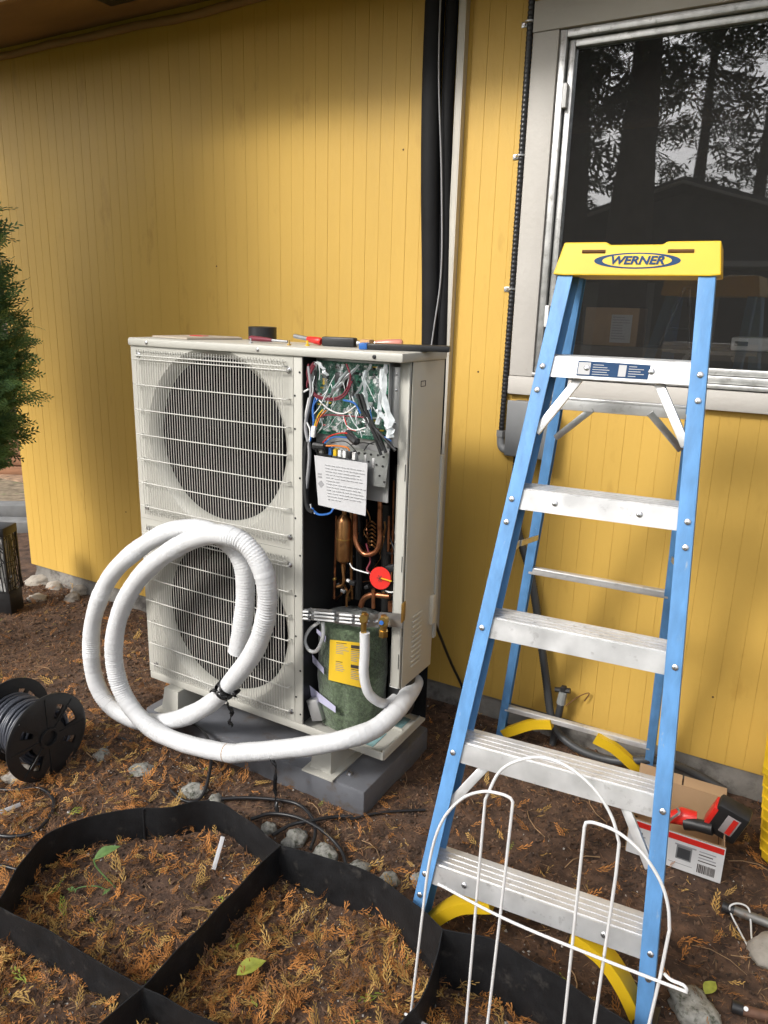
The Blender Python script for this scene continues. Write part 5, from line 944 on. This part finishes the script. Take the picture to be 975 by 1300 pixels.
for nm, m_, cnt, lab_ in (('needle_litter', M_NEED, 46000, 'brown conifer needle litter covering the soil'), ('pale_needle_litter', M_NEED2, 15000, 'pale straw coloured needles among the brown litter')):
    p = spots(cnt, d_need); p[:, 2] += rng.uniform(.001, .007, cnt); V, F = scatter(NV, NF, p, rot_ground(cnt, .28), rng.uniform(.010, .042, cnt), .3); tag(arr_obj(nm, V, F, m_), lab_, kind='stuff')
# crumbs of soil, bark and grit
ov = np.array([(1, 0, 0), (-1, 0, 0), (0, 1, 0), (0, -1, 0), (0, 0, .8), (0, 0, -.8), ]); of = [(0, 2, 4), (2, 1, 4), (1, 3, 4), (3, 0, 4), (2, 0, 5), (1, 2, 5), (3, 1, 5), (0, 3, 5)]
def crumbs(nm, cnt, m_, lo, hi, dens, lab_, lift=.3):
    p = spots(cnt, dens); s_ = rng.uniform(lo, hi, cnt)*rng.uniform(.5, 1, cnt); p[:, 2] += s_*lift; A = rot_ground(cnt, .8)*rng.uniform(.5, 1.4, (cnt, 1, 3)); V, F = scatter(ov, of, p, A, s_); tag(arr_obj(nm, V, F, m_), lab_, kind='stuff')
crumbs('soil_crumbs', 17000, mat('soil_crumb', (.060, .037, .025), .95, var=.6, scale=30), .002, .009, lambda x, y_: .8, 'crumbs of brown soil on the ground')
crumbs('dark_soil_crumbs', 9000, mat('dark_soil_crumb', (.038, .025, .018), .95, var=.5, scale=30), .002, .008, lambda x, y_: .8, 'dark damp crumbs of soil on the ground')
crumbs('tan_soil_crumbs', 4500, mat('tan_soil_crumb', (.14, .095, .062), .95, var=.5, scale=30), .0015, .006, lambda x, y_: .8, 'tan crumbs of soil and wood on the ground')
crumbs('bark_chips', 9000, mat('bark_chip', (.13, .075, .045), .9, var=.5, scale=30), .004, .011, lambda x, y_: .8, 'small red brown bark chips on the soil')
crumbs('grit', 5200, M_GRIT, .0015, .0055, lambda x, y_: (.9 if y_ < 1.7 and x < -.4 else .25)*max(.1, patch(x, y_, 4, 9)), 'pale grit and gravel flecks in the soil')
# cedar fronds: thick in the beds at the front, sparse elsewhere
def d_frond(x, y_):
    k = .9 if y_ < 1.38 and x > -1.72 else (.34 if x < -1.4 and y_ < 1.7 else (.10 if y_ < 1.8 else .05))
    if -1.60 < x < -1.12 and 1.02 < y_ < 1.38: k *= .45
    if -1.02 < x < -.7 and y_ > 1.2: k *= 1.2
    return min(1, k)*max(.10, min(1, patch(x, y_, 3.5, 2)*1.3))
for nm, m_, cnt, lab_ in (('brown_frond_litter', mat('brown_cedar_frond', (.17, .085, .04), .8, var=.5, scale=14, transl=.1), 5000, 'withered brown cedar fronds over the soil'), ('orange_frond_litter', M_FROND, 7000, 'fallen orange brown cedar fronds over the beds'), ('straw_frond_litter', M_FRONDY, 4000, 'fallen straw coloured cedar fronds over the beds'), ('lime_frond_litter', M_FRONDG, 170, 'a few lime green cedar fronds among the litter')):
    Vs, Fs, o_ = [], [], 0
    for (tv, tf), fr_, a_, b_ in ((frond_template(10, .60, .030, .46), .40, .028, .080), (frond_template(6, .42, .034, .55), .40, .022, .070), (frond_template(3, .5, .05, .6), .6, .012, .036), (frond_template(8, .9, .03, .34), .2, .02, .05)):
        c_ = int(cnt*fr_); p = spots(c_, d_frond); p[:, 2] += rng.uniform(.002, .018, c_); V, F = scatter(tv, tf, p, rot_ground(c_, .5), rng.uniform(a_, b_, c_), 1.3); Vs.append(V); Fs += [tuple(i_+o_ for i_ in q_) for q_ in F]; o_ += len(V)
    tag(arr_obj(nm, np.concatenate(Vs), Fs, m_), lab_, kind='stuff')
# twigs
tw = MB()
for k in range(160):
    p = spots(1, lambda x, y_: .7)[0]; a = random.uniform(0, 6.3); L = random.uniform(.04, .14); q = [Vector((p[0]+L*t*math.cos(a+.5*t), p[1]+L*t*math.sin(a+.5*t), gh(p[0]+L*t*math.cos(a), p[1]+L*t*math.sin(a))+.004+.004*math.sin(t*3))) for t in (0, .35, .7, 1)]; tw.tube(q, random.uniform(.0007, .0018), 5)
tag(tw.build('twig_litter', M_NEED2), 'thin dry twigs strewn over the soil', kind='stuff')

# arborvitae at the left edge
ab = root('arborvitae', (-3.20, 1.72, 0), 'dense green arborvitae shrub at the left edge beside the house corner', 'shrub')
MB().tube([(-3.22, 1.70, -.05), (-3.21, 1.71, .6), (-3.20, 1.72, 1.3), (-3.19, 1.72, 2.15)], [.035, .03, .022, .006], 8).build('trunk', M_BARK, ab)
def bush_r(a, z):
    base = float(np.interp(z, [.80, .96, 1.17, 1.5, 1.82, 2.05, 2.28], [.18, .29, .36, .34, .30, .22, .08]))
    return base*(1+.26*noise.noise((math.cos(a)*2.2, math.sin(a)*2.2, z*3.2))+.22*noise.noise((math.cos(a)*5, math.sin(a)*5, z*7)))
def bush(cnt, m_, nm, r_lo, r_hi, sl, sh):
    P_, Q_ = [], []
    while len(P_) < cnt:
        a = rng.uniform(0, 2*np.pi); z = rng.uniform(.80, 2.26); R0 = bush_r(a, z); k = rng.uniform(r_lo, r_hi); cx_, cy_ = -3.20, 1.72
        o_ = np.array((math.cos(a), math.sin(a), 0)); p = np.array((cx_, cy_, z))+o_*R0*k
        x = o_*rng.uniform(.5, 1)+np.array((0, 0, rng.uniform(-.35, .8)))+rng.normal(0, .28, 3); x /= np.linalg.norm(x); n_ = rng.normal(0, 1, 3); n_ -= x*(n_@x); n_ /= np.linalg.norm(n_); P_.append(p); Q_.append(np.stack([x, np.cross(n_, x), n_], 1))
    P_ = np.array(P_); Q_ = np.array(Q_); V, F = scatter(TV*np.array((1, 1.15, 1)), TF, P_, Q_, rng.uniform(sl, sh, cnt), .5); arr_obj(nm, V, F, m_, ab)
bush(5600, M_ARB, 'crown', .45, 1.0, .07, .15); bush(2600, M_ARB2, 'young_tips', .80, 1.1, .05, .12)
tb_ = MB()
for k in range(70):
    a = random.uniform(0, 6.3); z = random.uniform(.9, 1.8); R0 = bush_r(a, z)*.8; tb_.tube([(-3.20, 1.72, z-.12), (-3.20+R0*.5*math.cos(a), 1.72+R0*.5*math.sin(a), z-.03), (-3.20+R0*math.cos(a), 1.72+R0*math.sin(a), z+.04)], [.006, .004, .0015], 5)
tb_.build('branches', M_BARK, ab)

# beyond the house corner, at the left
tm = root('timber_edging', (-5.6, 3.9, 0), 'stack of weathered red brown timbers beyond the house corner', 'timbers')
for k in range(5): MB().box((-5.95+random.uniform(-.05, .05), 4.35, .05+k*.085), (2.6, .12, .075), rot=Matrix.Rotation(R_(32+random.uniform(-2, 2)), 3, 'Z'), bev=.006).build('timber', M_BRICK, tm)
kb_ = root('garden_kerb', (-4.5, 3.1, 0), 'low grey stepped kerb beyond the house corner', 'kerb')
for k in range(2): MB().box((-4.62-.16*k, 3.12+.20*k, .03+.05*k), (1.5, .14, .09), rot=Matrix.Rotation(R_(33), 3, 'Z'), bev=.008).build('kerb_stone', mat('grey_kerb', (.16, .165, .17), .8, var=.2, scale=9, bump=.4), kb_)
lw_ = MB().span((-9, 3.3, -.06), (-4.9, 3.95, .010)).build('side_bed', mat('gravelly_bed', (.20, .16, .11), .95, var=.5, scale=14, bump=.8, bscale=40, col2=(.10, .14, .05), c2lo=.55, c2hi=.65, c2scale=5)); tag(lw_, 'gravelly bed with moss beyond the house corner', kind='structure')
gvl = MB().span((-9, 3.96, -.06), (-4.6, 6.5, .014)).build('side_path', mat('tan_path', (.30, .20, .13), .9, var=.5, scale=12, bump=.6, bscale=30)); tag(gvl, 'tan gravel path beyond the house corner', kind='structure')

# ================================================================== what the window reflects: conifers, a gabled house; also an added shade tree
def conifer(x, y_, h, r, z0, label, tr=.2, cnt=1500, lean=0., seed=1, fs=1.):
    t = root('conifer_tree', (x, y_, 0), label, 'tree', 'tall conifers behind the viewer'); rs = np.random.default_rng(seed)
    MB().tube([(x, y_, -.1), (x+lean*.3, y_, h*.3), (x+lean, y_, h)], [tr*1.25, tr, .03], 10).build('trunk', M_BARK, t)
    z = z0+(h-z0)*rs.random(cnt)**1.15; a = rs.uniform(0, 2*np.pi, cnt); tt = (z-z0)/(h-z0); k = rs.random(cnt)**.5
    whorl = .72+.5*np.sin(a*5+np.floor(z*1.7)*2.1)**2*rs.uniform(.5, 1, cnt); R0 = r*(1-tt)**.75*k*whorl+.05
    pos = np.stack([x+lean*z/h+R0*np.cos(a), y_+R0*np.sin(a), z-.28*R0], 1); o_ = np.stack([np.cos(a), np.sin(a), -.35+rs.normal(0, .3, cnt)], 1)+rs.normal(0, .25, (cnt, 3)); o_ /= np.linalg.norm(o_, axis=1, keepdims=True); n_ = np.tile((0., 0., 1.), (cnt, 1))+rs.normal(0, .35, (cnt, 3)); n_ -= o_*(n_*o_).sum(1, keepdims=True); n_ /= np.linalg.norm(n_, axis=1, keepdims=True)
    V, F = scatter(TV*np.array((1, 1.5, 1)), TF, pos, np.stack([o_, np.cross(n_, o_), n_], 2), rs.uniform(.5, 1.2, cnt)*fs, .4); arr_obj('crown', V, F, M_CONIF, t)
conifer(-3.42, -9.9, 10, 1.5, 5.6, 'thick-trunked conifer reflected in the middle of the window', .42, 330, seed=3); conifer(-4.78, -10.2, 10, 1.6, 5.0, 'thick-trunked conifer reflected at the left of the window', .50, 520, seed=4)
conifer(-1.7, -14.5, 9.5, 1.3, 3.8, 'slim conifer reflected at the right of the window', .16, 230, seed=5); conifer(-7.6, -16, 12, 2.6, 2.0, 'bushy conifer reflected beside the window casing', .3, 900, seed=6)
conifer(-3.4, -17, 10, 1.5, 3.5, 'conifer rising behind the reflected gable', .2, 260, seed=7); conifer(.8, -16, 12, 2.2, 3.0, 'conifer to the right of the reflected house', .3, 420, seed=8)
conifer(-3.86, .30, 6.4, .60, 3.2, 'slim unseen conifer added left of the viewer to shade the upper wall', .07, 2000, seed=9, fs=.5)  # added tree out of view, shaped and placed to darken the upper left wall
nh = root('neighbour_house', (-2.7, -13, 0), 'dark gabled neighbouring house reflected in the window', 'house')
gx, gy = -2.83, -12.0; eav, pk, hwid = 3.05, 4.15, 3.6
b = MB(); b.add([(gx-hwid, gy, 0), (gx+hwid, gy, 0), (gx+hwid, gy, eav), (gx, gy, pk-.1), (gx-hwid, gy, eav), (gx-hwid, gy-7, 0), (gx+hwid, gy-7, 0), (gx+hwid, gy-7, eav), (gx, gy-7, pk-.1), (gx-hwid, gy-7, eav)], [(4, 3, 2, 1, 0), (5, 6, 7, 8, 9), (0, 1, 6, 5), (1, 2, 7, 6), (4, 0, 5, 9)]); b.build('wall', mat('dark_house_paint', (.085, .085, .085), .8), nh, smooth=None)
for s_ in (-1, 1):
    b = MB(); e0 = (gx+s_*(hwid+.4), eav-.12); c = [(gx, gy+.45, pk), (e0[0], gy+.45, e0[1]), (e0[0], gy-7.4, e0[1]), (gx, gy-7.4, pk)]; b.add(c+[(p[0], p[1], p[2]+.14) for p in c], [(0,1,2,3),(7,6,5,4),(0,4,5,1),(1,5,6,2),(2,6,7,3),(3,7,4,0)]); rf = b.build('roof', mat('grey_shingle', (.12, .12, .125), .9), nh, smooth=None)
    MB().bar((gx, gy+.46, pk+.03), (e0[0], gy+.46, e0[1]+.03), .05, .2, up=(0, 1, 0)).build('barge_board', M_TRIM, rf)
MB().span((gx-3, gy+.01, 0), (gx-.4, gy+.05, 2.3)).build('garage_door', mat('pale_door', (.45, .45, .44), .6), nh); wn = MB().span((gx+.8, gy+.01, 1.0), (gx+2.2, gy+.05, 2.2)).build('window', M_TRIM, nh); MB().span((gx+.9, gy+.051, 1.1), (gx+2.1, gy+.06, 2.1)).build('pane', M_BLACK, wn)
MB().span((gx-3.3, gy+.02, 2.55), (gx+3.3, gy+1.1, 2.65)).build('porch_roof', M_TRIM, nh)
